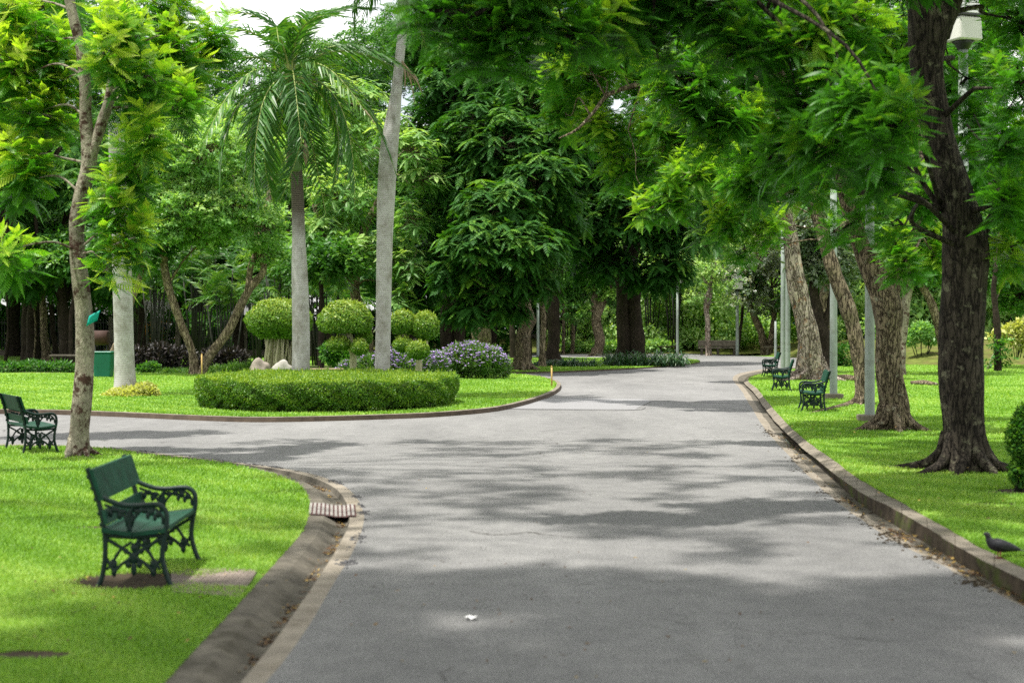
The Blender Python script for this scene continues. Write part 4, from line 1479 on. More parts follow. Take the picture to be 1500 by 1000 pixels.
tree('airy_tree', 'slender crooked tree with thin yellow green crown left of the far stone bench', 1038, 521, 0,
     [[(1038, 521, 4.6), (1037, 490, 4), (1036, 465, 4), (1034, 440, 3), (1040, 420, 2.5), (1046, 395, 2), (1050, 370, 1.5)], [(1036, 455, 2.5), (1042, 425, 2), (1032, 410, 2), (1024, 395, 1.5), (1022, 375, 1)]],
     [(1035, 395, 30, 20), (1055, 405, 26, 20), (1015, 385, 26, 18), (1045, 365, 34, 20), (1020, 430, 20, 14), (1062, 440, 20, 16), (1030, 350, 34, 16)],
     110, 'sprig', 1.0, 'leaf_pale', 'bark_grey', 111, k=4, droop=.6, young=.6, tint0=.72)
tree('grey_leaf_tree', 'grey green glossy leaved tree leaning over the far right bench', 1121, 519, 0,
     [[(1122, 519, 6.5), (1117, 495, 5.5), (1108, 470, 5), (1098, 445, 4), (1090, 410, 3)], [(1126, 518, 5), (1130, 490, 4.5), (1134, 460, 4), (1130, 420, 3)]],
     [(1100, 410, 36, 30), (1130, 400, 30, 34), (1085, 380, 30, 26), (1120, 370, 36, 26), (1095, 440, 24, 16), (1130, 440, 22, 20), (1150, 370, 26, 30), (1200, 380, 34, 36, 2), (1215, 420, 30, 30, 2), (1190, 340, 34, 26, 2)],
     270, 'sprig', 1.25, 'leaf_grey', 'bark_tan', 112, k=5, droop=.6, young=.5, tint0=.68)

# right avenue
tree('avenue_tree', 'largest dark fissured trunk with sprawling roots on the right lawn', 1412, 690, .1,
     [[(1412, 690, 36), (1412, 655, 31), (1411, 600, 30), (1413, 520, 30.5), (1415, 440, 32), (1412, 370, 31), (1400, 305, 25), (1384, 240, 22), (1371, 170, 22), (1363, 100, 24), (1361, 40, 30), (1345, -20, 24), (1310, -110, 18), (1290, -220, 12)],
      [(1366, 50, 26), (1392, -10, 20), (1430, -90, 16), (1460, -200, 12)],
      [(1395, 318, 7), (1372, 296, 5), (1352, 268, 4), (1335, 235, 3)],
      [(1422, 360, 9), (1450, 325, 7), (1462, 290, 5), (1468, 240, 3)],
      [(1345, -10, 12, 0), (1240, -70, 9, -1), (1100, -70, 7, -2.5), (940, -50, 5, -3.5), (790, -20, 4, -4), (690, 25, 2.5, -4)]],
     [(1190, 60, 66, 50, -3), (1250, 140, 64, 50, -4), (1170, 150, 60, 44, -3), (1130, 40, 60, 50, -2), (1310, 190, 50, 40, -4.5), (1220, 205, 60, 34, -3.5), (1290, 250, 46, 28, -3), (1150, 215, 46, 30, -2.5), (1195, 270, 34, 14, -2), (1240, 40, 60, 40, -3),
      (1490, 130, 34, 50, -1.5), (1495, 30, 40, 40, 1), (1475, 215, 40, 36, -1), (1470, 290, 30, 26, -1.2), (1495, 300, 34, 40, -.5), (1488, 380, 26, 26, 0), (1310, 90, 40, 44, 2), (1300, -60, 110, 45, -2), (1450, -70, 110, 55, 0), (1424, 165, 22, 40, 2.2), (1416, 115, 20, 18, 2.0), (1420, 225, 20, 30, 2.2), (1400, 120, 70, 60, 6), (1420, 250, 60, 50, 6), (1450, 40, 60, 50, 7), (1250, -260, 200, 80, 0), (1450, -260, 200, 90, 2), (1200, -450, 250, 90, 2), (1080, -340, 170, 80, -2), (1160, -180, 140, 50, -2), (1250, -330, 170, 80, 0), (1330, -200, 140, 70, 0), (1120, -520, 180, 90, 0), (1380, -420, 180, 90, 2), (1480, -430, 240, 90, -4), (1620, -330, 220, 100, -3), (1560, -520, 240, 100, -5), (1350, -380, 180, 90, -5), (1700, -450, 240, 100, -1), (1560, -250, 160, 80, 1),
      (640, 20, 60, 26, -4), (700, 50, 50, 34, -4), (760, 20, 60, 40, -4), (830, 45, 56, 46, -4), (750, 90, 30, 24, -3.6), (890, 20, 60, 40, -3.5), (1020, 10, 80, 44, -3), (1090, 70, 56, 44, -3), (950, 50, 50, 40, -3),
      (1180, -90, 120, 50, -2), (900, -50, 120, 30, -3), (740, -40, 100, 30, -4), (1325, 330, 22, 14, -2.4), (1262, 318, 20, 10, -2)],
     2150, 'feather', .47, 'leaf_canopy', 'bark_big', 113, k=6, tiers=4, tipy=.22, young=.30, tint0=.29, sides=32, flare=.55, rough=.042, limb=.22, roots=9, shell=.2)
tree('avenue_tree', 'brown fissured trunk with clawed roots right behind the first lamp post', 1306, 630, .1,
     [[(1308, 630, 24), (1311, 600, 20), (1306, 550, 18), (1301, 500, 17.5), (1297, 450, 19.5), (1285, 408, 17), (1264, 360, 13.5), (1240, 295, 11.5), (1222, 220, 12), (1212, 130, 10), (1215, 50, 8), (1190, -60, 7)],
      [(1301, 450, 12), (1314, 415, 10.5), (1330, 370, 8.5), (1344, 320, 7.5), (1350, 240, 6)],
      [(1216, 120, 7), (1245, 60, 6), (1255, 0, 5)], [(1225, 230, 7), (1180, 170, 6), (1150, 120, 5), (1125, 60, 4)]],
     [(1120, 120, 66, 50, 1), (1060, 60, 70, 46, 0), (1060, 180, 60, 50, -2), (1130, 210, 50, 46, -1), (1180, 20, 80, 50, 2), (1290, 60, 60, 46, 2), (1340, 180, 34, 44, 2), (1100, 265, 40, 24, -1), (1170, 272, 30, 16, -2), (1345, 290, 26, 26, -1), (1222, 338, 16, 10, -1.5), (1330, 385, 22, 14, -1.6), (1312, 355, 18, 12, -1.6), (1000, 120, 60, 50, -2), (1120, -60, 140, 60, 0), (1365, 370, 18, 24, 2)],
     520, 'feather', .52, 'leaf_canopy', 'bark_brown', 114, k=6, tiers=4, tipy=.25, young=.40, tint0=.42, sides=28, flare=.4, limb=.25, roots=8, shell=.25)
tree('avenue_tree', 'leaning brown trunk behind the second lamp post with a long bare limb over the road', 1272, 592, .1,
     [[(1264, 592, 12), (1264, 565, 10.5), (1259, 525, 10.5), (1251, 487, 11.5), (1240, 450, 11.5), (1224, 405, 10.5), (1211, 362, 9), (1196, 310, 9), (1160, 235, 9), (1120, 170, 7.5), (1085, 128, 6.5), (1048, 96, 5), (1000, 100, 4), (945, 120, 3.5), (892, 138, 3), (868, 165, 2.4), (845, 190, 1.8), (820, 203, 1)],
      [(1046, 95, 4), (1020, 60, 3), (990, 20, 2.4)], [(940, 121, 2), (932, 150, 1.6), (920, 190, 1)], [(1190, 296, 8), (1200, 220, 7), (1180, 130, 5), (1150, 40, 4)]],
     [(900, 60, 66, 46, 0), (850, 110, 54, 40, 1), (960, 120, 60, 44, 2), (880, 180, 50, 34, 1), (980, 200, 60, 44, 0), (920, 240, 50, 34, 1), (1040, 160, 56, 50, 1), (1010, 260, 50, 34, -1), (1060, 240, 46, 40, 0), (970, 300, 40, 22, -1), (800, 60, 60, 50, 2), (1070, 310, 36, 26, 0), (820, 160, 40, 34, 2), (960, 30, 70, 50, 2), (1120, 330, 34, 20, 0), (940, -30, 140, 40, 1), (1090, 370, 22, 14, 0)],
     560, 'feather', .58, 'leaf_canopy', 'bark_brown', 115, k=6, tiers=4, tipy=.3, young=.55, tint0=.55, sides=20, flare=.7, limb=.22, roots=5, shell=.25)
tree('avenue_tree', 'pale grey flaking trunk leaning left behind the bright green bench', 1187, 556, .1,
     [[(1190, 556, 21), (1189, 538, 18), (1184, 500, 16), (1176, 455, 15), (1166, 400, 13.5), (1156, 348, 11.5), (1146, 305, 10.5), (1132, 250, 8.5), (1110, 180, 6)],
      [(1140, 295, 7), (1160, 230, 6), (1180, 160, 4)]],
     [(1110, 270, 50, 36), (1060, 310, 44, 34), (1150, 250, 50, 40), (1090, 210, 60, 44), (1180, 200, 60, 50), (1020, 280, 44, 34), (1040, 350, 30, 22), (1010, 220, 60, 40)],
     420, 'feather_small', 1.1, 'leaf_mid', 'bark_grey', 116, k=8, droop=.1, young=.6, tint0=.45, sides=20, flare=.45, roots=5)
tree('avenue_tree', 'dark crooked trunk close behind the pale leaning one', 1204, 552, .1,
     [[(1204, 552, 15), (1206, 520, 11), (1206, 490, 10), (1198, 460, 8), (1193, 425, 6), (1196, 380, 5)], [(1206, 490, 6), (1214, 450, 4), (1222, 410, 3)]],
     [(1190, 380, 34, 30), (1220, 390, 30, 30), (1200, 340, 44, 30)], 160, 'sprig', 1.0, 'leaf_grey', 'bark_dark', 117, k=6)
tree('mottled_tree', 'slim mottled pinkish trunk between the two largest trunks', 1317, 549, .1,
     [[(1315, 549, 10), (1318, 525, 8), (1322, 480, 7.5), (1329, 435, 7), (1336, 390, 6.5), (1340, 350, 5), (1330, 300, 4)], [(1333, 405, 4), (1318, 365, 3), (1310, 330, 2)]],
     [(1330, 340, 40, 30), (1360, 360, 30, 30), (1310, 300, 40, 34), (1370, 300, 44, 40), (1345, 400, 24, 20)], 240, 'sprig', 1.0, 'leaf_mid', 'bark_left', 118, k=6, young=.5, tint0=.5)
tree('forked_tree', 'tan forked tree in sunlight just left of the largest trunk', 1382, 547, .1,
     [[(1384, 547, 8), (1380, 510, 7.5), (1375, 475, 7), (1364, 445, 6), (1350, 415, 5), (1340, 380, 4)], [(1378, 480, 5), (1385, 440, 4.5), (1388, 400, 4)]],
     [(1350, 380, 34, 30), (1385, 370, 34, 36), (1400, 320, 44, 40)], 170, 'sprig', 1.0, 'leaf_mid', 'bark_tan', 119, k=6, young=.7, tint0=.6)
tree('ivy_tree', 'thin ivy clad trunk at the right border beside a leaning stake', 1462, 543, .1,
     [[(1462, 543, 5.5), (1461, 510, 5), (1460, 470, 5), (1456, 430, 4), (1458, 390, 3)]],
     [(1480, 380, 50, 34, 4), (1500, 430, 40, 26, 4), (1450, 400, 34, 26, 3), (1500, 330, 60, 40, 3), (1462, 525, 6, 12, -.2), (1463, 505, 7, 10, -.2)],
     300, 'sprig', .95, 'leaf_mid', 'bark_dark', 120, k=6, young=.5, tint0=.5)

# two tall shade trees just outside the picture: their crowns dapple the road
def shade_tree(loc, h, spots, n, seed, label, sc_=1.0):
    rng = np.random.default_rng(seed)
    tr = [[(0, 0, -.1, .36), (.1, .1, h * .2, .28), (.3, .2, h * .45, .22), (.8, .4, h * .7, .12), (1.2, .5, h * .85, .06)]]
    for i in range(4):
        a = i * 1.6 + .4
        tr.append([(.2, .15, h * (.35 + .06 * i), .13), (.2 + 1.5 * math.cos(a), .15 + 1.5 * math.sin(a), h * .58, .10), (.2 + 3.2 * math.cos(a), .15 + 3.2 * math.sin(a), h * .76, .06)])
    bl = [((x - loc[0], y - loc[1], h * rng.uniform(.74, .98)), (rng.uniform(.9, 1.6), rng.uniform(.8, 1.3), rng.uniform(.5, .9))) for x, y in spots]
    wood, V, T = grow(tr, bl, n, 'feather', sc_, rng, k=7, droop=.1, shell=.3, twigs=False, limb=.12)
    e = empty('canopy_tree', loc, label, 'tree')
    wood.build('trunk', M['bark_brown'], e)
    link('crown', leaf_mesh('crown', V, T), M['leaf_canopy'], e)


rng = np.random.default_rng(56)
sp1 = [(x + rng.normal(0, .3), y + rng.normal(0, .3)) for x in np.arange(-8.5, 4.8, 1.5) for y in (-2.6, -1.2, .2, 1.6, 3.0, 4.4, 5.8, 7.2, 8.3)]
sp1 = [p for p in sp1 if not (p[1] > 6.6 and p[0] < -6.4)]
shade_tree((-5.5, -1.0, 0.02), 18, sp1, 1600, 57, 'tall spreading shade tree whose crown covers the near road')
sp2 = [(x + rng.normal(0, .6), y + rng.normal(0, .6)) for x in np.arange(-6.3, 0.2, 1.5) for y in np.arange(9.0, 22.5, 1.7)]
shade_tree((-10.5, 16.5, 0.02), 16, sp2, 125, 58, 'shade tree beyond the left border whose high limbs dapple the road junction', .8)

# ================================================================== BACKGROUND TREES
def bg_tree(label, loc, seed, hgt, w, tpl, scale, leaf, n=420, bark='bark_dark', lean=0.0, low=.32, k=6, young=.4, tint0=.45, droop=.5):
    rng = np.random.default_rng(seed)
    r = hgt * .022 + .06
    tr = [[(0, 0, -.12, r * 1.1), (lean * .2, 0, hgt * .15, r), (lean * .5 + rng.normal(0, .2), rng.normal(0, .2), hgt * .4, r * .8), (lean, 0, hgt * .7, r * .45), (lean * 1.2, .2, hgt * .9, r * .2)],
          [(lean * .4, 0, hgt * .3, r * .6), (lean * .4 - w * .2, .3, hgt * .5, r * .4), (lean * .5 - w * .3, .2, hgt * .7, r * .2)],
          [(lean * .4, 0, hgt * .34, r * .6), (lean * .4 + w * .2, -.3, hgt * .5, r * .4), (lean * .5 + w * .32, -.2, hgt * .72, r * .2)]]
    bl = []
    for i in range(13):
        a = i * 2.399
        t = rng.uniform(low, .95)
        rr = w * .5 * math.sin(math.pi * min(1, .25 + .72 * (t - low) / (1 - low))) * rng.uniform(.45, .95)
        s = w * rng.uniform(.16, .26)
        bl.append(((lean * t + math.cos(a) * rr, math.sin(a) * rr, hgt * t), (s, s, s * .72)))
    wood, V, T = grow(tr, bl, n, tpl, scale, rng, k=k, young=young, tint0=tint0, flare=.6, sides=9, twigs=False, limb=.4, droop=droop)
    e = empty('broadleaf_tree', loc, label, 'tree', 'trees at the back of the park')
    wood.build('trunk', M[bark], e)
    link('crown', leaf_mesh('crown', V, T), M[leaf], e)
    return e


def gp(px, Y, z=0.0):
    return ((px - 750) * Y / F, Y, z)


t_mid = bg_tree('broad green tree rising behind the dark twin trunks', gp(600, 84), 201, 13, 9, 'sprig_big', .8, 'leaf_mid', 760, young=.25)
t_dark = bg_tree('dark tree crown in the gap left of the blotchy trunk', gp(48, 76), 202, 12, 8, 'compound', .95, 'leaf_dark', 700, young=.2)
t_light = bg_tree('light green tree behind the far lamp post', gp(1005, 112, .8), 203, 12, 9, 'sprig_big', .75, 'leaf_pale', 800, 'bark_tan', young=.4, tint0=.6, droop=.75)
t_tall = bg_tree('tall dark tree closing the view behind the drooping palm', gp(430, 92), 204, 17, 10, 'sprig_big', .85, 'leaf_mid', 950, low=.25, tint0=.36, young=.2)
t_giant = bg_tree('huge tree far behind the blotchy trunk filling the upper left', gp(120, 104), 205, 27, 17, 'sprig_big', .72, 'leaf_mid', 2600, low=.18, tint0=.40, young=.25)
spots = [
    (t_light, 1215, 98, .7, 'small light tree behind the dark crooked trunk'),
    (t_giant, 430, 126, .93, 'huge tree far behind the drooping palm'),
    (t_giant, 520, 112, .92, 'huge tree far behind the ringed palms'),
    (t_giant, 640, 106, 1.0, 'huge tree far behind the dark twin trunks'),
    (t_giant, 790, 128, 1.05, 'huge tree far behind the joined trunks'),
    (t_giant, 1330, 128, 1.0, 'huge tree far behind the leaning brown trunk'),
    (t_giant, 1330, 84, .9, 'huge tree behind the mottled slim trunk'),
    (t_giant, 1520, 80, .9, 'huge tree behind the right border'),
    (t_giant, -40, 86, .9, 'huge tree behind the left border'),
    (t_giant, 265, 122, .95, 'huge tree far behind the V shaped trunks'),
    (t_dark, 96, 70, .9, 'dark tree with a slim trunk just left of the blotchy trunk'),
    (t_dark, 20, 88, 1.05, 'dark tree at the left border behind the low hedge'),
    (t_mid, -30, 70, .95, 'green tree half cut by the left border'),
    (t_mid, 130, 92, 1.0, 'green tree behind the green bin'),
    (t_dark, 205, 82, .95, 'dark tree right behind the thick pale palm'),
    (t_tall, 290, 100, 1.0, 'tall tree behind the wide V shaped trunks'),
    (t_mid, 350, 86, .85, 'green tree behind the right arm of the V trunks'),
    (t_dark, 480, 80, .9, 'dark tree between the two ringed palms'),
    (t_dark, 560, 90, 1.05, 'dark tree behind the bulging palm'),
    (t_tall, 130, 118, 1.05, 'very tall tree far behind the thick pale palm'),
    (t_tall, 660, 112, 1.0, 'very tall tree far behind the flower bed'),
    (t_tall, 20, 112, .9, 'tall tree far behind the left border'),
    (t_mid, 720, 92, .95, 'green tree behind the knotted trunk'),
    (t_mid, 800, 104, 1.0, 'green tree behind the straight black trunk'),
    (t_light, 850, 108, .85, 'light green tree behind the twisted trunk'),
    (t_mid, 880, 122, 1.1, 'green tree far behind the joined trunks'),
    (t_light, 930, 112, .75, 'light tree behind the strap leaved clump'),
    (t_light, 1060, 116, 1.0, 'light green tree behind the far stone bench'),
    (t_light, 1095, 114, .8, 'light green tree behind the short greenish lamp post'),
    (t_light, 975, 124, 1.0, 'light green tree far behind the right edge of the joined trunks'),
    (t_light, 1160, 112, .9, 'light tree behind the pale lamp post'),
    (t_mid, 1235, 104, .9, 'green tree between the pale and the leaning brown trunk'),
    (t_light, 1330, 100, .85, 'light tree behind the mottled trunk'),
    (t_mid, 1400, 94, .95, 'green tree behind the largest trunk'),
    (t_light, 1460, 88, .8, 'light tree above the yellow shrub'),
    (t_mid, 1530, 92, 1.0, 'green tree cut by the right border'),
    (t_tall, 1180, 138, 1.1, 'very tall tree far up the bent road'),
    (t_tall, 950, 140, 1.1, 'very tall tree closing the view at the road bend'),
    (t_tall, 790, 132, 1.0, 'very tall tree far behind the central lawn'),
    (t_tall, 1340, 132, 1.0, 'very tall tree far behind the right lawn'),
    (t_tall, 1500, 120, 1.0, 'very tall tree far behind the right border'),
    (t_tall, 500, 124, .95, 'very tall tree far behind the ringed palms'),
]
for i, (t, px, Y, s, lab) in enumerate(spots):
    copy_tree(t, gp(px, Y, .85 if Y > 104 else 0), i * 1.7, s, lab, None, 'trees at the back of the park', sz=s * (.92 + .16 * ((i * 37) % 10) / 10))
# slim bare trunks in the shade
def slim(px, py, r, label, lean=0, h=5.5, mat='bark_dark', z0=0, hue='leaf_mid'):
    b = G(px, py, z0)
    rng = np.random.default_rng(int(px * 7 + py))
    s = b[1] / F
    tr = [[(0, 0, -.1, r * s), (lean * .3 + rng.normal(0, .08), 0, h * .3, r * s * .85), (lean * .7, .1, h * .65, r * s * .7), (lean, 0, h, r * s * .4)]]
    bl = [((lean + rng.normal(0, .5), rng.normal(0, .5), h + rng.uniform(-.4, .7)), (1.0, .9, .6)) for _ in range(4)]
    w, V, T = grow(tr, bl, 60, 'sprig_big', .75, rng, k=6, twigs=False, flare=.5, sides=9)
    e = empty('slim_tree', b, label, 'tree', 'slim trunks in the shade')
    w.build('trunk', M[mat], e)
    link('crown', leaf_mesh('crown', V, T), M[hue], e)
    return e


slim(38, 527, 8, 'thick black trunk in the shade at the left border', 0, 5.5)
slim(69, 529, 6.5, 'mossy brown trunk behind the left concrete bench', -.4, 5.5, 'bark_brown')
slim(83, 528, 4.5, 'dark crooked trunk right of the mossy brown one', -.5, 4.5)
slim(49, 529, 1.8, 'very thin pale stem left of the mossy brown trunk', 0, 4.5, 'bark_brown')
slim(8, 530, 3, 'thin black stem at the far left border', .1, 5)
slim(150, 552, 6, 'tan trunk leaning right behind the green bin', 1.6, 4.6, 'bark_tan')
slim(107, 535, 4, 'dark stem hidden at the edge of the blotchy trunk', 0, 5)
slim(705, 530, 14, 'stout short trunk behind the violet flowers', 0, 6, 'bark_brown', hue='leaf_dark')
slim(752, 526, 5, 'dark trunk left of the knotted trunk', 0, 6, hue='leaf_dark')
slim(776, 528, 4, 'dark stem right behind the knotted trunk', 0, 6, hue='leaf_dark')
slim(825, 519, 2.6, 'thin stem right of the black trunk', 0, 4.5, 'bark_brown')
slim(838, 518, 3, 'thin brown stem left of the twisted trunk', 0, 4.5, 'bark_brown')
slim(1078, 519, 3, 'dark leaning stem touching the short greenish lamp post', .6, 4, 'bark_dark')
slim(1210, 546, 11, 'mossy trunk between pale trunk and second lamp post', 0, 5, 'bark_brown', .1)
slim(1098, 514, 5, 'dark trunk beyond the far right bench', -.3, 5)
slim(470, 545, 5, 'reddish dark palm stem between the topiaries', 0, 4.5)

# areca clumps
ar = areca('slender palm clump behind the V trunks', gp(330, 64), 301)
ar2 = areca('slender palm clump with dark stems left of the V trunks', gp(225, 66), 302, 5.0, 11)
for i, (px, Y, s, lab) in enumerate([(285, 69, 1.15, 'slender palm clump framed by the V trunks'), (385, 68, 1.1, 'slender palm clump left of the drooping palm'), (415, 62, .95, 'slender palm clump just behind the left topiary'),
                                     (190, 74, 1.1, 'slender palm clump behind the thick pale palm'), (470, 66, 1.0, 'slender palm clump above the middle topiary'), (500, 74, 1.0, 'slender palm clump behind the middle topiary'),
                                     (985, 97, 1.1, 'palm clump left of the far lamp post'), (1010, 100, 1.2, 'palm clump right of the far lamp post'), (955, 99, 1.0, 'palm clump behind the strap leaved clump'), (835, 97, .8, 'small palm by the bright far shrubs'), (900, 102, .9, 'palm seen between the twisted and joined trunks'), (1065, 104, .8, 'small palm behind the far stone bench')]):
    copy_tree(ar if i % 2 else ar2, gp(px, Y, 0 if Y < 97 else .3), i * 1.1, s, lab, None, 'slender clumping palms')


# ================================================================== SHRUBS, HEDGES, TOPIARY
def shell_leaves(c, r, n, ln, wd, rng, flat=None, tint=.5, up_t=.25, lift=.5, pw=1.0, cut=None):
    d = nrm(rng.normal(0, 1, (n, 3)))
    if cut is not None:
        d = d[d[:, 2] > cut]
    n = len(d)
    bump = 1 + .04 * np.sin(d[:, 0] * 5 + d[:, 2] * 4) + .03 * np.sin(d[:, 1] * 9 + d[:, 0] * 5) + .02 * np.sin(d[:, 2] * 17 + d[:, 0] * 11)
    rr = bump * rng.uniform(.93, 1.03, n)
    p = np.asarray(c) + d * np.asarray(r) * rr[:, None]
    nv = nrm(d / np.asarray(r))
    t = nrm(np.cross(nv, rng.normal(0, 1, (n, 3))))
    t = nrm(t + nv * rng.uniform(0, lift * 2, (n, 1)) + up * .2)
    nn_ = nrm(nv + rng.normal(0, .45, (n, 3)))
    nn_ = nrm(nn_ - t * (nn_ * t).sum(1, keepdims=True))
    V = kites(p, t, nn_, ln * rng.uniform(.6, 1.3, n), wd * rng.uniform(.6, 1.3, n), .15)
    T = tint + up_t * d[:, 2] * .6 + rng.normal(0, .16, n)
    return V, T


M['hedge_core'] = plain('dense inner hedge twigs', (0.030, 0.055, 0.012), .95, .5, 14, .6, .1)

# oval hedge: rounded slab of clipped leaves
hb = np.array([-4.03, 32.9, .08])
hrx, hry, hh = 2.80, 3.55, .63
e = empty('oval_hedge', hb, 'low clipped oval hedge round the feet of two palms', 'hedge')
rng = np.random.default_rng(61)


def hedge_surf(a, s):
    """a angle, s 0..1 from foot up the side and over the top to the centre"""
    side = np.clip(s / .28, 0, 1)
    topp = np.clip((s - .28) / .72, 0, 1)
    prof_r = np.where(s < .28, .955 + .05 * np.sin(side * np.pi * .75), (1 - topp) * .985)
    z = np.where(s < .28, hh * side * .97, hh * (.97 + .06 * np.sin(topp * np.pi * .5)))
    k = 1 + .012 * np.sin(a * 9) + .010 * np.sin(a * 23 + s * 30)
    return np.stack([np.cos(a) * hrx * prof_r * k, np.sin(a) * hry * prof_r * k, z + .016 * np.sin(a * 14 + s * 21) + .02 * np.sin(a * 5 + s * 6) + .012 * np.sin(a * 37 + s * 50)], -1)


core = MB()
na, ns_ = 72, 14
V = []
for s in np.linspace(.02, 1, ns_):
    for a in np.linspace(0, 2 * np.pi, na, endpoint=False):
        q = hedge_surf(np.array(a), np.array(s))
        V.append(q * np.array([.955, .955, .90]))
core.add(V, [(i * na + j, i * na + (j + 1) % na, (i + 1) * na + (j + 1) % na, (i + 1) * na + j) for i in range(ns_ - 1) for j in range(na)])
core.build('twigs', M['hedge_core'], e)
n = 150000
s = np.where(rng.uniform(0, 1, n) < .52, rng.uniform(0.01, .30, n), 1 - .70 * np.sqrt(rng.uniform(0, 1, n)))
a = rng.uniform(0, 2 * np.pi, n)
# clumpy sides: fewer leaves in scattered gaps
gap = np.sin(a * 31 + 3 * np.sin(s * 40)) + np.sin(a * 53 - s * 60) + rng.normal(0, .7, n)
keep = (s > .26) | (gap > -1.0 + .9 * (s < .09))
s, a = s[keep], a[keep]
n = len(s)
p = hedge_surf(a, s)
p1 = hedge_surf(a + .01, s) - p
p2v = hedge_surf(a, s + .01) - p
nv = nrm(np.cross(p1, p2v))
t = nrm(rng.normal(0, .7, (n, 3)) + nv * rng.uniform(.1, 1.1, (n, 1)) + up * .35)
nq = nrm(nv + rng.normal(0, .5, (n, 3)) + up * .2)
nq = nrm(nq - t * (nq * t).sum(1, keepdims=True))
p = p + nv * rng.uniform(-.05, .012, (n, 1))
sh = rng.uniform(0, 1, n) < .012
p[sh] += up * .03
t[sh] = nrm(t[sh] * .4 + up)
V = kites(p, t, nq, (.042 + .05 * sh) * rng.uniform(.6, 1.3, n), .026 * rng.uniform(.6, 1.3, n), .15)
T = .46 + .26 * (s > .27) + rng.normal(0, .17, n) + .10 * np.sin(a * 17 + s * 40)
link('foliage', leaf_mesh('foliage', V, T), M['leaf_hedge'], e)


def topiary(name, label, Y, domes, stems, seed, base_px, roots=False):
    rng = np.random.default_rng(seed)
    b = np.array([(base_px - 750) * Y / F, Y, .08])
    e = empty(name, b, label, 'topiary', 'clipped topiary trees')
    k = Y / F
    for (px, py, rx, ry, dy, cut) in domes:
        c = A(px, py, Y + dy) - b
        r = np.array([rx, rx, ry]) * k
        m = MB()
        m.ellipsoid(c, r * .93, 20, 12, 0, (lambda d, cut=cut: 1.0 if cut is None or d[2] > cut else abs(cut) / max(abs(d[2]), 1e-3)))
        f = m.build('ball', M['hedge_core'], e)
        nl = int(5200 * r[0] * r[0] * 4) + 900
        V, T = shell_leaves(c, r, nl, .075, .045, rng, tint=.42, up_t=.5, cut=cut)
        if cut is not None:
            d2 = rng.uniform(-1, 1, (nl // 4, 2))
            d2 = d2[(d2 ** 2).sum(1) < 1]
            q = np.c_[d2 * r[:2] * math.sqrt(1 - cut * cut), np.full(len(d2), cut * r[2]) + rng.normal(0, .03, len(d2))] + c
            tt_ = nrm(rng.normal(0, 1, (len(q), 3)) - up * .5)
            n2 = nrm(np.cross(tt_, rng.normal(0, 1, (len(q), 3))))
            V = np.concatenate([V, kites(q, tt_, n2, .075, .045)])
            T = np.concatenate([T, rng.normal(.3, .15, len(q))])
        # stray new shoots on top
        ns = int(70 * rx / 40)
        d = nrm(np.c_[rng.normal(0, .6, (ns, 2)), np.ones(ns)])
        q = c + d * r
        V = np.concatenate([V, kites(q, nrm(up + rng.normal(0, .3, (ns, 3))), nrm(np.c_[rng.normal(0, 1, (ns, 2)), 0 * np.ones(ns)]), .13, .05)])
        T = np.concatenate([T, np.full(ns, .75)])
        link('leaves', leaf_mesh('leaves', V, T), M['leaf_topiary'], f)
    m = MB()
    for st in stems:
        q = [A(p[0], p[1], Y + (p[3] if len(p) > 3 else 0)) - b for p in st]
        if q[0][2] < .4:
            q[0][2] = -.1
        rr = [p[2] * k for p in st]
        qq = catmull(np.c_[np.array(q), rr], 5)
        m.tube(qq[:, :3], qq[:, 3], 8, True, 0, None, lambda a, p, t: 1 + .15 * np.sin(3 * a + p[2] * 9))
    if roots:
        for i in range(46):
            a = rng.uniform(0, 6.28)
            r0, r1 = rng.uniform(.15, .62), rng.uniform(.05, .55)
            top = A(base_px, 484, Y) - b
            p0 = np.array([math.cos(a) * r0, math.sin(a) * r0 * .8, -.05])
            p1 = np.array([math.cos(a + .3) * r1, math.sin(a + .3) * r1, top[2]])
            m.tube(np.array([p0, p0 * .6 + p1 * .4 + rng.normal(0, .05, 3), p1]), [.028, .02, .03], 6)
    m.build('trunk', M['stem_pale'], e)
    return e


topiary('topiary_tree', 'domed topiary standing on a curtain of pale aerial roots', 47, [(410, 469, 47, 30, 0, -.75)], [[(412, 549, 8), (408, 515, 8), (412, 480, 8)], [(395, 549, 4), (398, 510, 4), (402, 480, 4)]], 71, 408, True)
topiary('topiary_tree', 'large mushroom domed topiary with small balls below it', 45, [(507, 472, 39, 31, 0, -.35), (496, 504, 17, 9, -.4, -.6), (527, 509, 12, 10, -.6, None), (534, 494, 11, 11, .5, None)],
        [[(519, 552, 5), (517, 530, 5), (516, 510, 4.5), (510, 485, 4)], [(516, 525, 3), (522, 517, 2.5), (527, 510, 2)], [(515, 515, 3), (528, 503, 2.5), (534, 496, 2)], [(514, 512, 3), (503, 507, 2)]], 72, 518)
topiary('topiary_tree', 'topiary with two balls on bent branches among the violet flowers', 44.5, [(590, 473, 19, 17, 0, -.7), (623, 478, 20, 20, 0, None), (591, 505, 14, 10, -.2, None), (612, 513, 16, 12, -.5, None)],
        [[(613, 555, 5), (614, 540, 5), (612, 525, 4), (602, 515, 4), (600, 505, 4)], [(606, 516, 4), (595, 500, 3.5), (590, 485, 3)], [(606, 517, 4), (622, 510, 3.5), (624, 498, 3), (621, 490, 3)], [(600, 512, 3), (608, 498, 3), (616, 500, 2)]], 73, 613)


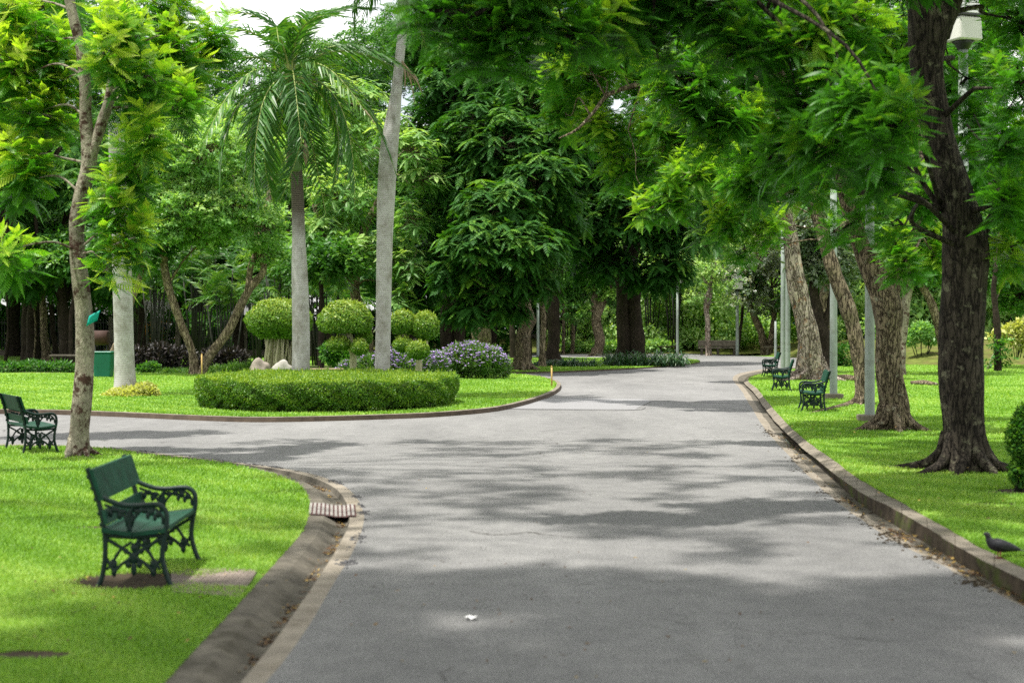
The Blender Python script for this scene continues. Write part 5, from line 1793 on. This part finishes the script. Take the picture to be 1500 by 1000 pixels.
def bush(name, label, base, blobs, n, ln, wd, leaf, seed, upr=.3, stems=6, cat='bush', group=None, young=.2, tint=.42, flowers=None, face=0.0):
    rng = np.random.default_rng(seed)
    e = empty(name, base, label, cat, group)
    Vs, Ts, cs = [], [], []
    w = np.array([b[1][0] * b[1][2] for b in blobs])
    for (c, r), m in zip(blobs, np.maximum(20, n * w / w.sum()).astype(int)):
        d = nrm(rng.normal(0, 1, (m, 3)))
        rad = rng.uniform(.3, 1.05, (m, 1)) ** .5
        p = np.asarray(c) + d * np.asarray(r) * rad
        p[:, 2] = np.maximum(p[:, 2], .02)
        t = nrm(d * .8 + rng.normal(0, .55, (m, 3)) + up * upr)
        nq = nrm(rng.normal(0, .55, (m, 3)) + up * (1 - .45 * face) + d * (.4 + face))
        nq = nrm(nq - t * (nq * t).sum(1, keepdims=True))
        Vs.append(kites(p, t, nq, ln * rng.uniform(.6, 1.3, m), wd * rng.uniform(.6, 1.3, m), .18))
        Ts.append(tint + young * (rad[:, 0] > .9) * rng.uniform(0, 1.2, m) + rng.normal(0, .14, m))
    link('foliage', leaf_mesh('foliage', np.concatenate(Vs), np.concatenate(Ts)), M[leaf], e)
    st = MB()
    for i in range(stems):
        c, r = blobs[i % len(blobs)]
        p1 = np.asarray(c) + rng.normal(0, .35, 3) * np.asarray(r)
        p0 = np.array([p1[0] * .5 + rng.normal(0, .04), p1[1] * .5 + rng.normal(0, .04), -.06])
        st.tube(np.array([p0, (p0 + p1) / 2 + rng.normal(0, .03, 3), p1]), [.022, .016, .007], 5)
    st.build('stem', M['stem_dark'], e)
    if flowers:
        fv, ft = [], []
        for (c, r) in blobs:
            m = int(flowers * 1.4)
            d = nrm(rng.normal(0, 1, (m, 3)) * [1, 1, .6] + up * .75)
            p = np.asarray(c) + d * np.asarray(r) * rng.uniform(.9, 1.25, (m, 1))
            for k in range(5):
                a = k * 1.2566 + rng.uniform(0, .4, m)
                t = nrm(np.stack([np.cos(a), np.sin(a), .35 + 0 * a], 1) + rng.normal(0, .25, (m, 3)))
                nq = nrm(up - t * t[:, 2:3])
                fv.append(kites(p, t, nq, .062 * rng.uniform(.7, 1.2, m), .045, .1))
                ft.append(rng.uniform(.1, .9, m))
        link('blossoms', leaf_mesh('blossoms', np.concatenate(fv), np.concatenate(ft)), M['petal'], e)
    return e


def fb(px, py, rx, ry, Y, dy=0):
    k = Y / F
    return (px, py, rx, ry, dy)


def bush_px(name, label, px, Y, z0, blobs, *a, **kw):
    b = np.array([(px - 750) * Y / F, Y, z0])
    bl = []
    for (x, y, rx, ry, *dy) in blobs:
        dy = dy[0] if dy else 0
        c = A(x, y, Y + dy) - b
        k = Y / F
        bl.append((c, (rx * k, rx * k * .9, ry * k)))
    return bush(name, label, b, bl, *a, **kw)


bush_px('flower_bush', 'large violet flowered bush at the right end of the bed', 690, 48.5, .08, [(700, 529, 30, 24), (718, 532, 22, 21, -.4), (676, 528, 26, 24, .3), (736, 539, 11, 16), (655, 534, 22, 20), (690, 516, 16, 14, .2), (724, 520, 10, 12)], 9500, .17, .034, 'leaf_flower', 81, .7, 14, flowers=130, group='violet flower bushes')
bush_px('flower_bush', 'violet flowered bush around the stem of the bent topiary', 595, 46.5, .08, [(600, 538, 26, 20, .4), (575, 535, 22, 22, .6), (635, 536, 22, 20, .5)], 5200, .16, .032, 'leaf_flower', 82, .7, 10, flowers=150, group='violet flower bushes')
bush_px('flower_bush', 'leafy mostly green bush below the mushroom topiary', 530, 46.5, .08, [(540, 540, 22, 20, .6), (510, 543, 16, 14, .5), (556, 536, 14, 20, .8)], 3600, .16, .032, 'leaf_flower', 83, .7, 8, flowers=40, group='violet flower bushes')
bush_px('green_shrub', 'dark green shrub behind the stone seat under the mushroom dome', 490, 50, .08, [(488, 517, 18, 15), (498, 525, 16, 14)], 1800, .16, .08, 'leaf_mid', 84, .3, 6)
bush_px('dark_shrub', 'dark purple leaved hedge behind the thick palm and the V trunks', 230, 60, .05, [(205, 527, 22, 18), (235, 524, 26, 20), (265, 527, 22, 18), (310, 528, 20, 16, -.3), (340, 528, 24, 17), (185, 530, 16, 16)], 8000, .20, .085, 'leaf_purple', 85, .3, 16, cat='hedge')
bush_px('green_shrub', 'small leafy green shrub before the dark purple hedge', 215, 54.5, .05, [(222, 540, 12, 9), (208, 543, 9, 7)], 900, .14, .07, 'leaf_mid', 86, .4, 5)
bush_px('ground_cover', 'low green ground cover strip at the foot of the V trunks', 330, 54.5, .05, [(320, 543, 14, 6), (345, 541, 16, 8), (370, 540, 16, 9), (300, 546, 14, 4), (265, 546, 16, 4), (238, 546, 16, 4)], 3600, .16, .035, 'leaf_flower', 87, .8, 8, cat='plants')
bush_px('low_hedge', 'low loose hedge along the left border behind the lawn', 55, 56, .05, [(10, 539, 22, 8), (50, 538, 24, 9), (90, 538, 22, 8), (-30, 539, 24, 8), (125, 540, 16, 7)], 4200, .15, .065, 'leaf_mid', 88, .4, 10, cat='hedge', tint=.3)
bush_px('ground_cover', 'pale yellow ground cover ring at the foot of the thick palm', 190, 36.4, .08, [(188, 581, 34, 14), (168, 583, 18, 11), (212, 578, 20, 17), (192, 577, 28, 15, .4), (222, 583, 12, 12)], 11000, .085, .05, 'leaf_yellow', 89, .3, 6, cat='plants')
bush_px('round_shrub', 'dark round shrub on a short stem at the right border', 1496, 15.3, .1, [(1506, 642, 30, 36), (1520, 670, 32, 32), (1509, 612, 22, 20), (1499, 690, 20, 22)], 9000, .05, .03, 'leaf_dark', 90, .2, 14, tint=.5)
bush_px('yellow_shrub', 'variegated yellow shrub near the ivy clad trunk', 1485, 62, .5, [(1482, 490, 20, 14), (1500, 480, 18, 12), (1466, 498, 8, 8), (1496, 500, 14, 10), (1452, 492, 6, 5), (1510, 492, 16, 14)], 1300, .22, .12, 'leaf_yellow', 91, .2, 12)
bush_px('bright_shrubs', 'bright green shrub row beyond the far road left of the twisted trunk', 845, 97, .0, [(840, 508, 18, 8), (862, 510, 14, 8), (885, 508, 18, 8), (905, 509, 14, 8)], 2600, .30, .12, 'leaf_pale', 92, .1, 10, face=.8, tint=.6)
bush_px('bright_shrubs', 'bright green shrub row beyond the far road right of the joined trunks', 950, 97, .0, [(945, 508, 18, 8), (965, 508, 16, 10), (985, 509, 12, 8)], 2200, .30, .12, 'leaf_pale', 93, .1, 10, face=.8, tint=.6)
bush_px('green_shrub', 'shadowy shrub under the pale trunk tree at the road bend', 1020, 100, .1, [(1000, 508, 14, 8), (1022, 510, 12, 8), (1060, 507, 14, 8)], 1500, .28, .12, 'leaf_mid', 94, .4, 8)
bush_px('green_shrub', 'dark clipped shrub behind the second lamp post', 1238, 62, .1, [(1238, 520, 18, 18), (1225, 525, 12, 14)], 1800, .12, .06, 'leaf_dark', 95, .3, 6)
bush_px('green_shrub', 'light green shrub between mottled and largest trunk', 1350, 66, .5, [(1350, 485, 16, 14), (1365, 495, 14, 10), (1335, 495, 10, 12)], 1300, .18, .09, 'leaf_pale', 96, .3, 8)
bush_px('green_shrub', 'green shrub row on the bank behind the right lawn', 1300, 84, .9, [(1250, 496, 20, 12), (1290, 492, 20, 14), (1400, 492, 24, 14), (1440, 490, 20, 14)], 2600, .22, .1, 'leaf_mid', 97, .3, 10)


bgs = bush('background_shrub', 'dense dark shrub along the fence behind the left lawn', gp(60, 93, 0), [((x, rngp.uniform(-.5, .5), rngp.uniform(.8, 2.2)), (1.2, 1.0, rngp.uniform(.8, 1.3))) for x in np.linspace(-3, 3, 7)], 2600, .42, .2, 'leaf_dark', 98, .2, 8, 'shrub', 'shrubs along the park fence', tint=.45)
bgl = bush('background_shrub', 'bright loose shrub behind the far lamp post along the fence', gp(980, 106, .85), [((x, rngp.uniform(-.5, .5), rngp.uniform(.8, 2.6)), (1.2, 1.0, rngp.uniform(.8, 1.4))) for x in np.linspace(-3, 3, 7)], 2400, .42, .2, 'leaf_pale', 99, -.3, 8, 'shrub', 'shrubs along the park fence', tint=.62, face=1.0)
for i, (px, Y, lab) in enumerate([(1075, 107, 'bright loose shrub behind the short greenish lamp post'), (1180, 104, 'bright loose shrub behind the pale leaning trunk'), (900, 107, 'bright loose shrub seen left of the joined trunks'), (1340, 80, 'bright loose shrub on the bank behind the mottled trunk'), (1440, 78, 'bright loose shrub on the bank right of the largest trunk')]):
    copy_tree(bgl, gp(px, Y, .85 if Y > 100 else .9), .4 * math.sin(i * 2.3 + 1), 1.0 + .2 * math.sin(i * 1.7), lab, None, 'shrubs along the park fence')
for i, (px, Y, lab) in enumerate([(-30, 92, 'dense shrub at the left border along the fence'), (118, 94, 'dense shrub behind the green bin along the fence'), (300, 96, 'dense shrub seen between the V trunks'), (420, 94, 'dense shrub behind the left topiary'), (540, 96, 'dense shrub behind the middle topiary'),
                                  (650, 98, 'dense shrub behind the flower bed'), (760, 108, 'dense shrub behind the knotted trunk'), (870, 112, 'dense shrub behind the twisted trunk'), 
                                  (1260, 90, 'dense shrub on the bank behind the leaning brown trunk'), (1360, 89, 'dense shrub on the bank left of the largest trunk'), (1480, 88, 'dense shrub on the bank behind the yellow shrub')]):
    copy_tree(bgs, gp(px, Y, .85 if Y > 100 else (.9 if px > 1200 else 0)), .4 * math.sin(i * 2.3), 1.0 + .2 * math.sin(i * 1.7), lab, None, 'shrubs along the park fence')


tsh = bush('tall_shrub', 'tall sunlit loose shrub filling the gap right of the far lamp post', gp(1015, 98.5, .2), [((x + rngp.normal(0, .25), y, z + rngp.normal(0, .25)), (.95, .75, .62)) for x, y, z in ((-1.3, -.6, .6), (0, -.9, .6), (1.3, -.6, .6), (-.8, .5, 1.7), (.7, .4, 1.8), (-1.4, 1.5, 2.8), (.1, 1.6, 3.0), (1.4, 1.4, 2.7), (-.7, 2.8, 4.1), (.8, 2.7, 4.2), (0, 3.9, 5.4), (-1.3, 3.8, 5.0), (1.3, 3.9, 5.1), (.3, 5, 6.6))], 3600, .30, .15, 'leaf_pale', 120, -.35, 10, 'shrub', 'tall sunlit shrubs at the road bend', tint=.72, young=.3, face=1.2)
for i, (px, Y, sz, lab) in enumerate([(950, 99.5, 1.0, 'tall sunlit loose shrub just right of the joined trunks'), (1058, 99, 1.15, 'tall sunlit loose shrub behind the crooked slender tree'), (1092, 101, 1.3, 'tall sunlit loose shrub behind the short greenish lamp post'), (1150, 100, 1.1, 'tall sunlit loose shrub behind the pale lamp post'), (835, 100, .9, 'tall sunlit loose shrub between the black and the twisted trunk'), (890, 101, 1.0, 'tall sunlit loose shrub behind the twisted trunk'), (1420, 82, 1.0, 'tall sunlit loose shrub right behind the largest trunk'), (1330, 82, .9, 'tall sunlit loose shrub behind the mottled slim trunk'), (1245, 84, .9, 'tall sunlit loose shrub behind the leaning brown trunk')]):
    copy_tree(tsh, gp(px, Y, .3 if px < 1200 else .95), i * 1.3, sz, lab, None, 'tall sunlit shrubs at the road bend')


def strap_clump(label, base, spots, seed, L=.75, n=34):
    rng = np.random.default_rng(seed)
    e = empty('strap_leaf_plant', base, label, 'plants')
    Vs = []
    for (x, y) in spots:
        a = rng.uniform(0, 6.28, n)
        el = rng.uniform(.5, 1.3, n)
        d = np.stack([np.cos(a) * np.cos(el), np.sin(a) * np.cos(el), np.sin(el)], 1)
        s = np.stack([-np.sin(a), np.cos(a), 0 * a], 1) * .022
        ll = L * rng.uniform(.6, 1.2, (n, 1))
        p0 = np.tile([x, y, -.02], (n, 1)) + rng.normal(0, .06, (n, 3)) * [1, 1, 0]
        p1 = p0 + d * ll * .5
        d2 = nrm(d + np.array([0, 0, -.7]))
        p2_ = p1 + d2 * ll * .35
        p3_ = p2_ + nrm(d2 + np.array([0, 0, -.8])) * ll * .25
        Vs += [np.stack([p0 - s, p0 + s, p1 + s, p1 - s], 1), np.stack([p1 - s, p1 + s, p2_ + s * .8, p2_ - s * .8], 1), np.stack([p2_ - s * .8, p2_ + s * .8, p3_ + s * .1, p3_ - s * .1], 1)]
    V = np.concatenate(Vs)
    link('leaves', leaf_mesh('leaves', V, rng.normal(.5, .22, len(V))), M['leaf_strap'], e)
    return e


b = G(940, 536, .06)
strap_clump('dark strap leaved clump at the foot of the joined trunks', b, [(x, y) for x in np.linspace(-1.3, 1.7, 9) for y in (0, .9, 1.8)], 401, .85)
b = G(845, 537, .06)
strap_clump('small dark strap leaved clump on the shaded central lawn', b, [(x, y) for x in (-.5, -.1, .3, .7) for y in (0, .6)], 402, .5)
b = G(806, 536, .06)
strap_clump('low dark plants at the foot of the black flaring trunk', b, [(x, y) for x in (-.5, 0, .5, 1.0) for y in (-.4, .2)], 403, .45)

# ================================================================== SMALL THINGS
# stakes
for px, py, h, lab in ((295.5, 552, .75, 'thin yellow stake behind the left end of the oval hedge'), (808, 566, .55, 'short thin stake at the rounded tip of the island lawn')):
    b = G(px, py, .08)
    m = MB()
    m.tube([(0, 0, -.1), (.005, 0, h * .5), (0, 0, h)], [.028, .027, .025], 6)
    m.tube([(0, 0, h), (0, 0, h + .03)], [.03, .018], 6)
    tag(m.build('wooden_stake', M['wood_stake'], None, True, b), lab, 'stake')
b = G(1445, 541, .1)
m = MB()
m.tube([(0, 0, -.05), (.25, 0, .5), (.45, 0, .9)], [.05, .05, .045], 7)
tag(m.build('wooden_stake', M['stem_pale'], None, True, b), 'pale stake leaning against the ivy clad trunk', 'stake')

# green bin and the drum behind it
b = G(152, 553, .06)
e = empty('waste_bin', b, 'green rectangular waste bin beside the thick pale palm', 'bin')
m = MB()
m.box((0, 0, .42), (.52, .5, .80), 0, 0, 1.18, .03)
m.build('body', M['bin'], e, False)
m = MB()
m.box((0, 0, .845), (.68, .66, .05), 0, 0, 1, .015)
m.build('rim', M['bin'], e, False)
m = MB()
for x in (-.2, .2):
    m.tube([(x - .03, .24, .08), (x + .03, .24, .08)], .08, 12)
m.build('wheels', M['rubber'], e)
rng = np.random.default_rng(9)
b2_ = G(148, 549, .06)
e = empty('brown_drum', b2_, 'rust brown drum on a short stand behind the green bin', 'drum')
m = MB()
m.tube([(-.26, 0, 1.3), (-.25, 0, 1.3), (.25, 0, 1.3), (.26, 0, 1.3)], [.20, .25, .25, .20], 20, True, 0, None, None)
m.build('barrel', M['rust'], e)
m = MB()
for x in (-.2, .2):
    m.tube([(x, 0, -.05), (x, 0, 1.1)], .02, 8)
m.tube([(-.24, 0, 1.06), (.24, 0, 1.06)], .02, 8)
m.build('stand', M['dark_metal'], e)

# boulders
def rock(label, base, r, mat, seed):
    rng = np.random.default_rng(seed)
    ph = rng.uniform(0, 6.28, 6)
    m = MB()
    m.ellipsoid((0, 0, r[2] * .55), r, 28, 18, 0, lambda d: 1 + .10 * math.sin(3 * d[0] + ph[0]) + .09 * math.sin(4 * d[1] + ph[1] + d[2] * 3) + .06 * math.sin(7 * d[0] - 5 * d[2] + ph[2]) + .04 * math.sin(11 * d[1] + 9 * d[2] + ph[3]))
    return tag(m.build('boulder', mat, None, True, base), label, 'rock')


rock('tan boulder below the topiary with aerial roots', gp(382, 44, .06), (.34, .3, .46), M['rock'], 1)
rock('whitish boulder left of the drooping palm trunk', gp(414, 43.5, .06), (.38, .3, .46), M['rock_white'], 2)
# stone seat set
b = np.array(gp(478, 43.5, .08))
e = empty('stone_bench', b, 'brown stone slab seat between the two ringed palms', 'bench', None, .12)
m = MB()
m.box((0, 0, .43), (1.0, .42, .07), 0, 0, 1, .01)
m.build('top', M['stone_brown'], e, False)
for x in (-.42, -.02, .30, .46):
    m = MB()
    m.box((x, -.02, .18), (.10, .36, .44), 0, 0, 1, .01)
    m.build('leg', M['stone_brown'], e, False)


def stone_bench(label, loc, w, rz=0, back=False, mat='concrete'):
    e = empty('stone_bench', loc, label, 'bench', None, rz)
    m = MB()
    m.box((0, 0, .43), (w, .45, .08), 0, 0, 1, .012)
    m.build('seat', M[mat], e, False)
    for x in (-w * .38, w * .38) if w < 2.2 else (-w * .42, 0, w * .42):
        m = MB()
        m.box((x, 0, .18), (.12, .36, .44), 0, 0, 1, .01)
        m.build('leg', M[mat], e, False)
    if back:
        m = MB()
        m.box((0, .22, .70), (w, .08, .36), 0, 0, 1, .012)
        m.build('backrest', M[mat], e, False)
    return e


p = G(1062, 521.5)
stone_bench('long weathered stone bench beyond the far road bend', (p[0], p[1] + 3, 0), 2.3, 0, True, 'gutter')
p = G(1139, 519.5)
stone_bench('stone bench at the foot of the grey leaved tree', (p[0], p[1], 0.05), 1.6, -.1, False)
p = G(981, 518)
stone_bench('small dark bench left of the far lamp post', (p[0], p[1] + 1, 0), 1.2, 0, False, 'bark_dark')
p = G(75, 538, .05)
stone_bench('grey concrete bench among the shaded trunks on the left', (p[0], p[1] + 3, 0.05), 1.9, .05, False, 'gutter')
# roots and timber edging lying on the right lawn
for (pa, pb, r, lab) in (((1218, 556), (1262, 558), .10, 'low brown edging log lying behind the second lamp post'), ((1336, 563), (1372, 565), .07, 'short brown log lying on the right lawn')):
    a, c = G(*pa, .1), G(*pb, .1)
    m = MB()
    m.tube([a - a + [0, 0, .05], (c - a) * .5 + [0, .05, .06], (c - a) + [0, 0, .04]], [r, r * 1.1, r * .8], 9, True, 0, None, lambda an, p, t: 1 + .2 * np.sin(3 * an + 8 * t))
    tag(m.build('log', M['bark_brown'], None, True, a), lab, 'log')
# surface root by the dark green bench
a = G(1180, 607, .1)
c = G(1248, 592, .1)
m = MB()
m.tube(catmull([[0, 0, -.01], (c - a) * .5 + [0, -.1, .01], c - a], 6), np.linspace(.03, .08, 13), 7)
tag(m.build('surface_root', M['bark_brown'], None, True, a), 'thin surface root crossing the grass by the dark green bench', 'root')

# pigeon
b = G(1464, 817, .1)
e = empty('pigeon', b, 'dark pigeon standing on the kerb edge at the lower right', 'bird', None, math.radians(186))
e.scale = (.78, .78, .78)
body = MB()
sp_ = catmull([(-.20, 0, .075, .010), (-.14, 0, .085, .026), (-.07, 0, .105, .052), (0, 0, .120, .064), (.06, 0, .135, .058), (.095, 0, .165, .038), (.108, 0, .195, .027), (.118, 0, .218, .026), (.135, 0, .228, .020), (.147, 0, .226, .010)], 5)
body.tube(sp_[:, :3], sp_[:, 3], 14, True, 0, (.92, 1))
body.build('body', M['feather'], e)
for sg in (-1, 1):
    w_ = MB()
    q = catmull([(.055, sg * .050, .145, .02), (0, sg * .062, .135, .045), (-.07, sg * .052, .115, .040), (-.15, sg * .028, .092, .022), (-.20, sg * .012, .082, .006)], 4)
    w_.tube(q[:, :3], q[:, 3], 8, True, 0, (.30, 1.0) if True else None)
    w_.build('wing', M['feather_band'], e)
    l_ = MB()
    l_.tube([(.0, sg * .025, .075), (.004, sg * .026, .035), (0, sg * .027, .006)], [.010, .005, .004], 6)
    for an in (-.5, 0, .5, 3.1):
        l_.tube([(0, sg * .027, .006), (.028 * math.cos(an), sg * .027 + .028 * math.sin(an), .003)], [.004, .002], 5)
    l_.build('leg', M['bird_leg'], e)
    ey = MB()
    ey.ellipsoid((.124, sg * .021, .222), (.005, .004, .005), 8, 6)
    ey.build('eye', M['rust'], e)
t_ = MB()
t_.add([(-.12, -.028, .092), (-.12, .028, .092), (-.255, .042, .066), (-.255, -.042, .066), (-.12, -.028, .082), (-.12, .028, .082), (-.255, .042, .062), (-.255, -.042, .062)],
       [(0, 1, 2, 3), (7, 6, 5, 4), (0, 4, 5, 1), (1, 5, 6, 2), (2, 6, 7, 3), (3, 7, 4, 0)])
t_.build('tail', M['feather'], e, False)
k_ = MB()
k_.tube([(.143, 0, .226), (.158, 0, .222), (.168, 0, .216)], [.006, .004, .001], 6)
k_.build('beak', M['dark_metal'], e)

# ================================================================== BEYOND THE PARK
def fence(label, x0, x1, Y, z, h, step=.16):
    e = empty('iron_fence', ((x0 + x1) / 2, Y, z), label, 'fence')
    m = MB()
    xs = np.arange(x0, x1, step) - (x0 + x1) / 2
    for x in xs:
        m.box((x, 0, h / 2), (.032, .032, h))
    m.build('pickets', M['dark_metal'], e, False)
    m = MB()
    for zz in (.25, h - .25):
        m.box((0, .02, zz), (x1 - x0, .045, .05))
    m.build('rail', M['dark_metal'], e, False)
    for x in np.arange(xs[0], xs[-1], 4.0):
        m = MB()
        m.box((x, .02, h / 2), (.3, .3, h + .2), 0, 0, 1, .02)
        m.build('post', M['concrete'], e, False)
    m = MB()
    m.box((0, .02, .12), (x1 - x0, .22, .36))
    m.build('plinth', M['concrete'], e, False)
    return e


fence('dark iron picket fence closing the shaded left side of the park', -44, -8, 90, 0, 2.2)
fence('dark iron picket fence behind the far road bend', -7.5, 21, 108, .85, 2.2)
fence('dark iron picket fence on the bank behind the right lawn', 21.5, 50, 86, 1.0, 2.2)


def building(label, loc, size, mat, win, rz=0):
    e = empty('building', loc, label, 'building', None, rz)
    w_, d_, h_ = size
    m = MB()
    m.box((0, 0, h_ / 2), size)
    m.build('wall', M[mat], e, False)
    m = MB()
    m.box((0, 0, h_ + .2), (w_ + .5, d_ + .5, .4))
    m.build('roof', M['concrete'], e, False)
    nx, nz = max(2, int(w_ / 3)), max(1, int(h_ / 3.2))
    for i in range(nx):
        for j in range(nz):
            m = MB()
            m.box((-w_ / 2 + (i + .5) * w_ / nx, -d_ / 2 - .03, 1.7 + j * 3.1), (1.5, .12, 1.5))
            f = m.build('window', M['facade_white'], e, False)
            m = MB()
            for a in (-.36, .36):
                m.box((-w_ / 2 + (i + .5) * w_ / nx + a, -d_ / 2 - .10, 1.7 + j * 3.1), (.6, .04, 1.25))
            m.build('pane', M['glass_dark'], f, False)
    return e


building('pale lilac building glimpsed behind the right bank fence', gp(1350, 128, .5), (16, 8, 9), 'facade', 1)
building('off white building glimpsed behind the yellow van', gp(225, 128, 0), (14, 8, 7), 'facade_white', 1)
building('low pale building glimpsed behind the road bend fence', gp(985, 150, .5), (26, 8, 7), 'facade', 1)


def vehicle(name, label, loc, size, paint, rz, cat, rail=True):
    e = empty(name, loc, label, cat, None, rz)
    L_, W_, H_ = size
    m = MB()
    m.box((0, 0, .35 + H_ * .25), (L_, W_, H_ * .5), 0, 0, 1, .08)
    m.box((-.15, 0, .35 + H_ * .72), (L_ * .82, W_ * .94, H_ * .48), 0, 0, .92, .10)
    m.build('body', M[paint], e, False)
    for i in range(4):
        for sg in (-1, 1):
            m = MB()
            m.box((-L_ * .40 + i * L_ * .19 + L_ * .07, sg * W_ * .462, .35 + H_ * .72), (L_ * .13, .05, H_ * .26))
            m.build('window', M['glass_dark'], e, False)
    for x in (-L_ * .3, L_ * .3):
        for sg in (-1, 1):
            m = MB()
            m.tube([(x, sg * W_ * .40, .34), (x, sg * W_ * .51, .34)], .34, 18)
            m.build('wheel', M['rubber'], e)
    return e


vehicle('yellow_van', 'yellow van with dark window seen right of the thick pale palm', gp(222, 97, 0.05), (4.6, 1.9, 1.75), 'yellow_paint', 1.5, 'van')
vehicle('blue_truck', 'blue vehicle glimpsed between the far lamp posts', gp(1142, 112, .9), (4.8, 2.0, 2.6), 'blue_paint', .05, 'vehicle')

# ================================================================== LIGHT, SKY, CAMERA
sc = bpy.context.scene
sun_dir = nrm(np.array([-.27, -.10, .955]))
w = bpy.data.worlds.new('World')
sc.world = w
w.use_nodes = True
nt = w.node_tree
N, L = nt.nodes, nt.links
N.clear()
sky = N.new('ShaderNodeTexSky')
sky.sky_type = 'NISHITA'
sky.sun_disc = False
sky.sun_elevation = math.asin(sun_dir[2])
sky.sun_rotation = math.atan2(sun_dir[0], sun_dir[1])
sky.air_density = 1.0
sky.dust_density = 3.0
tc = N.new('ShaderNodeTexCoord')
n = noise(N, L, tc.outputs['Generated'], 2.2, 6, .6)
r = ramp(N, [(.36, (0, 0, 0)), (.52, (1, 1, 1))])
L.new(n, r.inputs['Fac'])
c = mixc(N, L, r.outputs['Color'], sky.outputs['Color'], (10.6, 10.5, 10.2))
bg = N.new('ShaderNodeBackground')
bg.inputs['Strength'].default_value = 0.10
L.new(c, bg.inputs['Color'])
o = N.new('ShaderNodeOutputWorld')
L.new(bg.outputs[0], o.inputs['Surface'])

sl = bpy.data.lights.new('sun', 'SUN')
sl.energy = 4.6
sl.angle = math.radians(1.0)
sl.color = (1.0, .955, .88)
so = bpy.data.objects.new('sun', sl)
C.objects.link(so)
so.location = (0, 0, 40)
so.rotation_euler = Vector(sun_dir.tolist()).to_track_quat('Z', 'Y').to_euler()

cam = bpy.data.cameras.new('camera')
cam.sensor_width = 36
cam.lens = F / 1500 * 36
cam.shift_y = -24 / 1500
cam.clip_end = 2000
cam.dof.use_dof = True
cam.dof.focus_distance = 36
cam.dof.aperture_fstop = 2.2
co = bpy.data.objects.new('camera', cam)
C.objects.link(co)
co.location = (0, 0, H)
co.rotation_euler = (math.radians(90), 0, 0)
sc.camera = co
sc.view_settings.view_transform = 'Standard'
sc.view_settings.look = 'None'
sc.view_settings.gamma = 1
sc.view_settings.exposure = 0.9
sc.cycles.max_bounces = 6
sc.cycles.diffuse_bounces = 3
sc.cycles.glossy_bounces = 2
sc.cycles.transmission_bounces = 3
sc.cycles.use_denoising = False
sc.cycles.use_adaptive_sampling = True
sc.cycles.adaptive_threshold = 0.008
sc.cycles.sample_clamp_indirect = 6
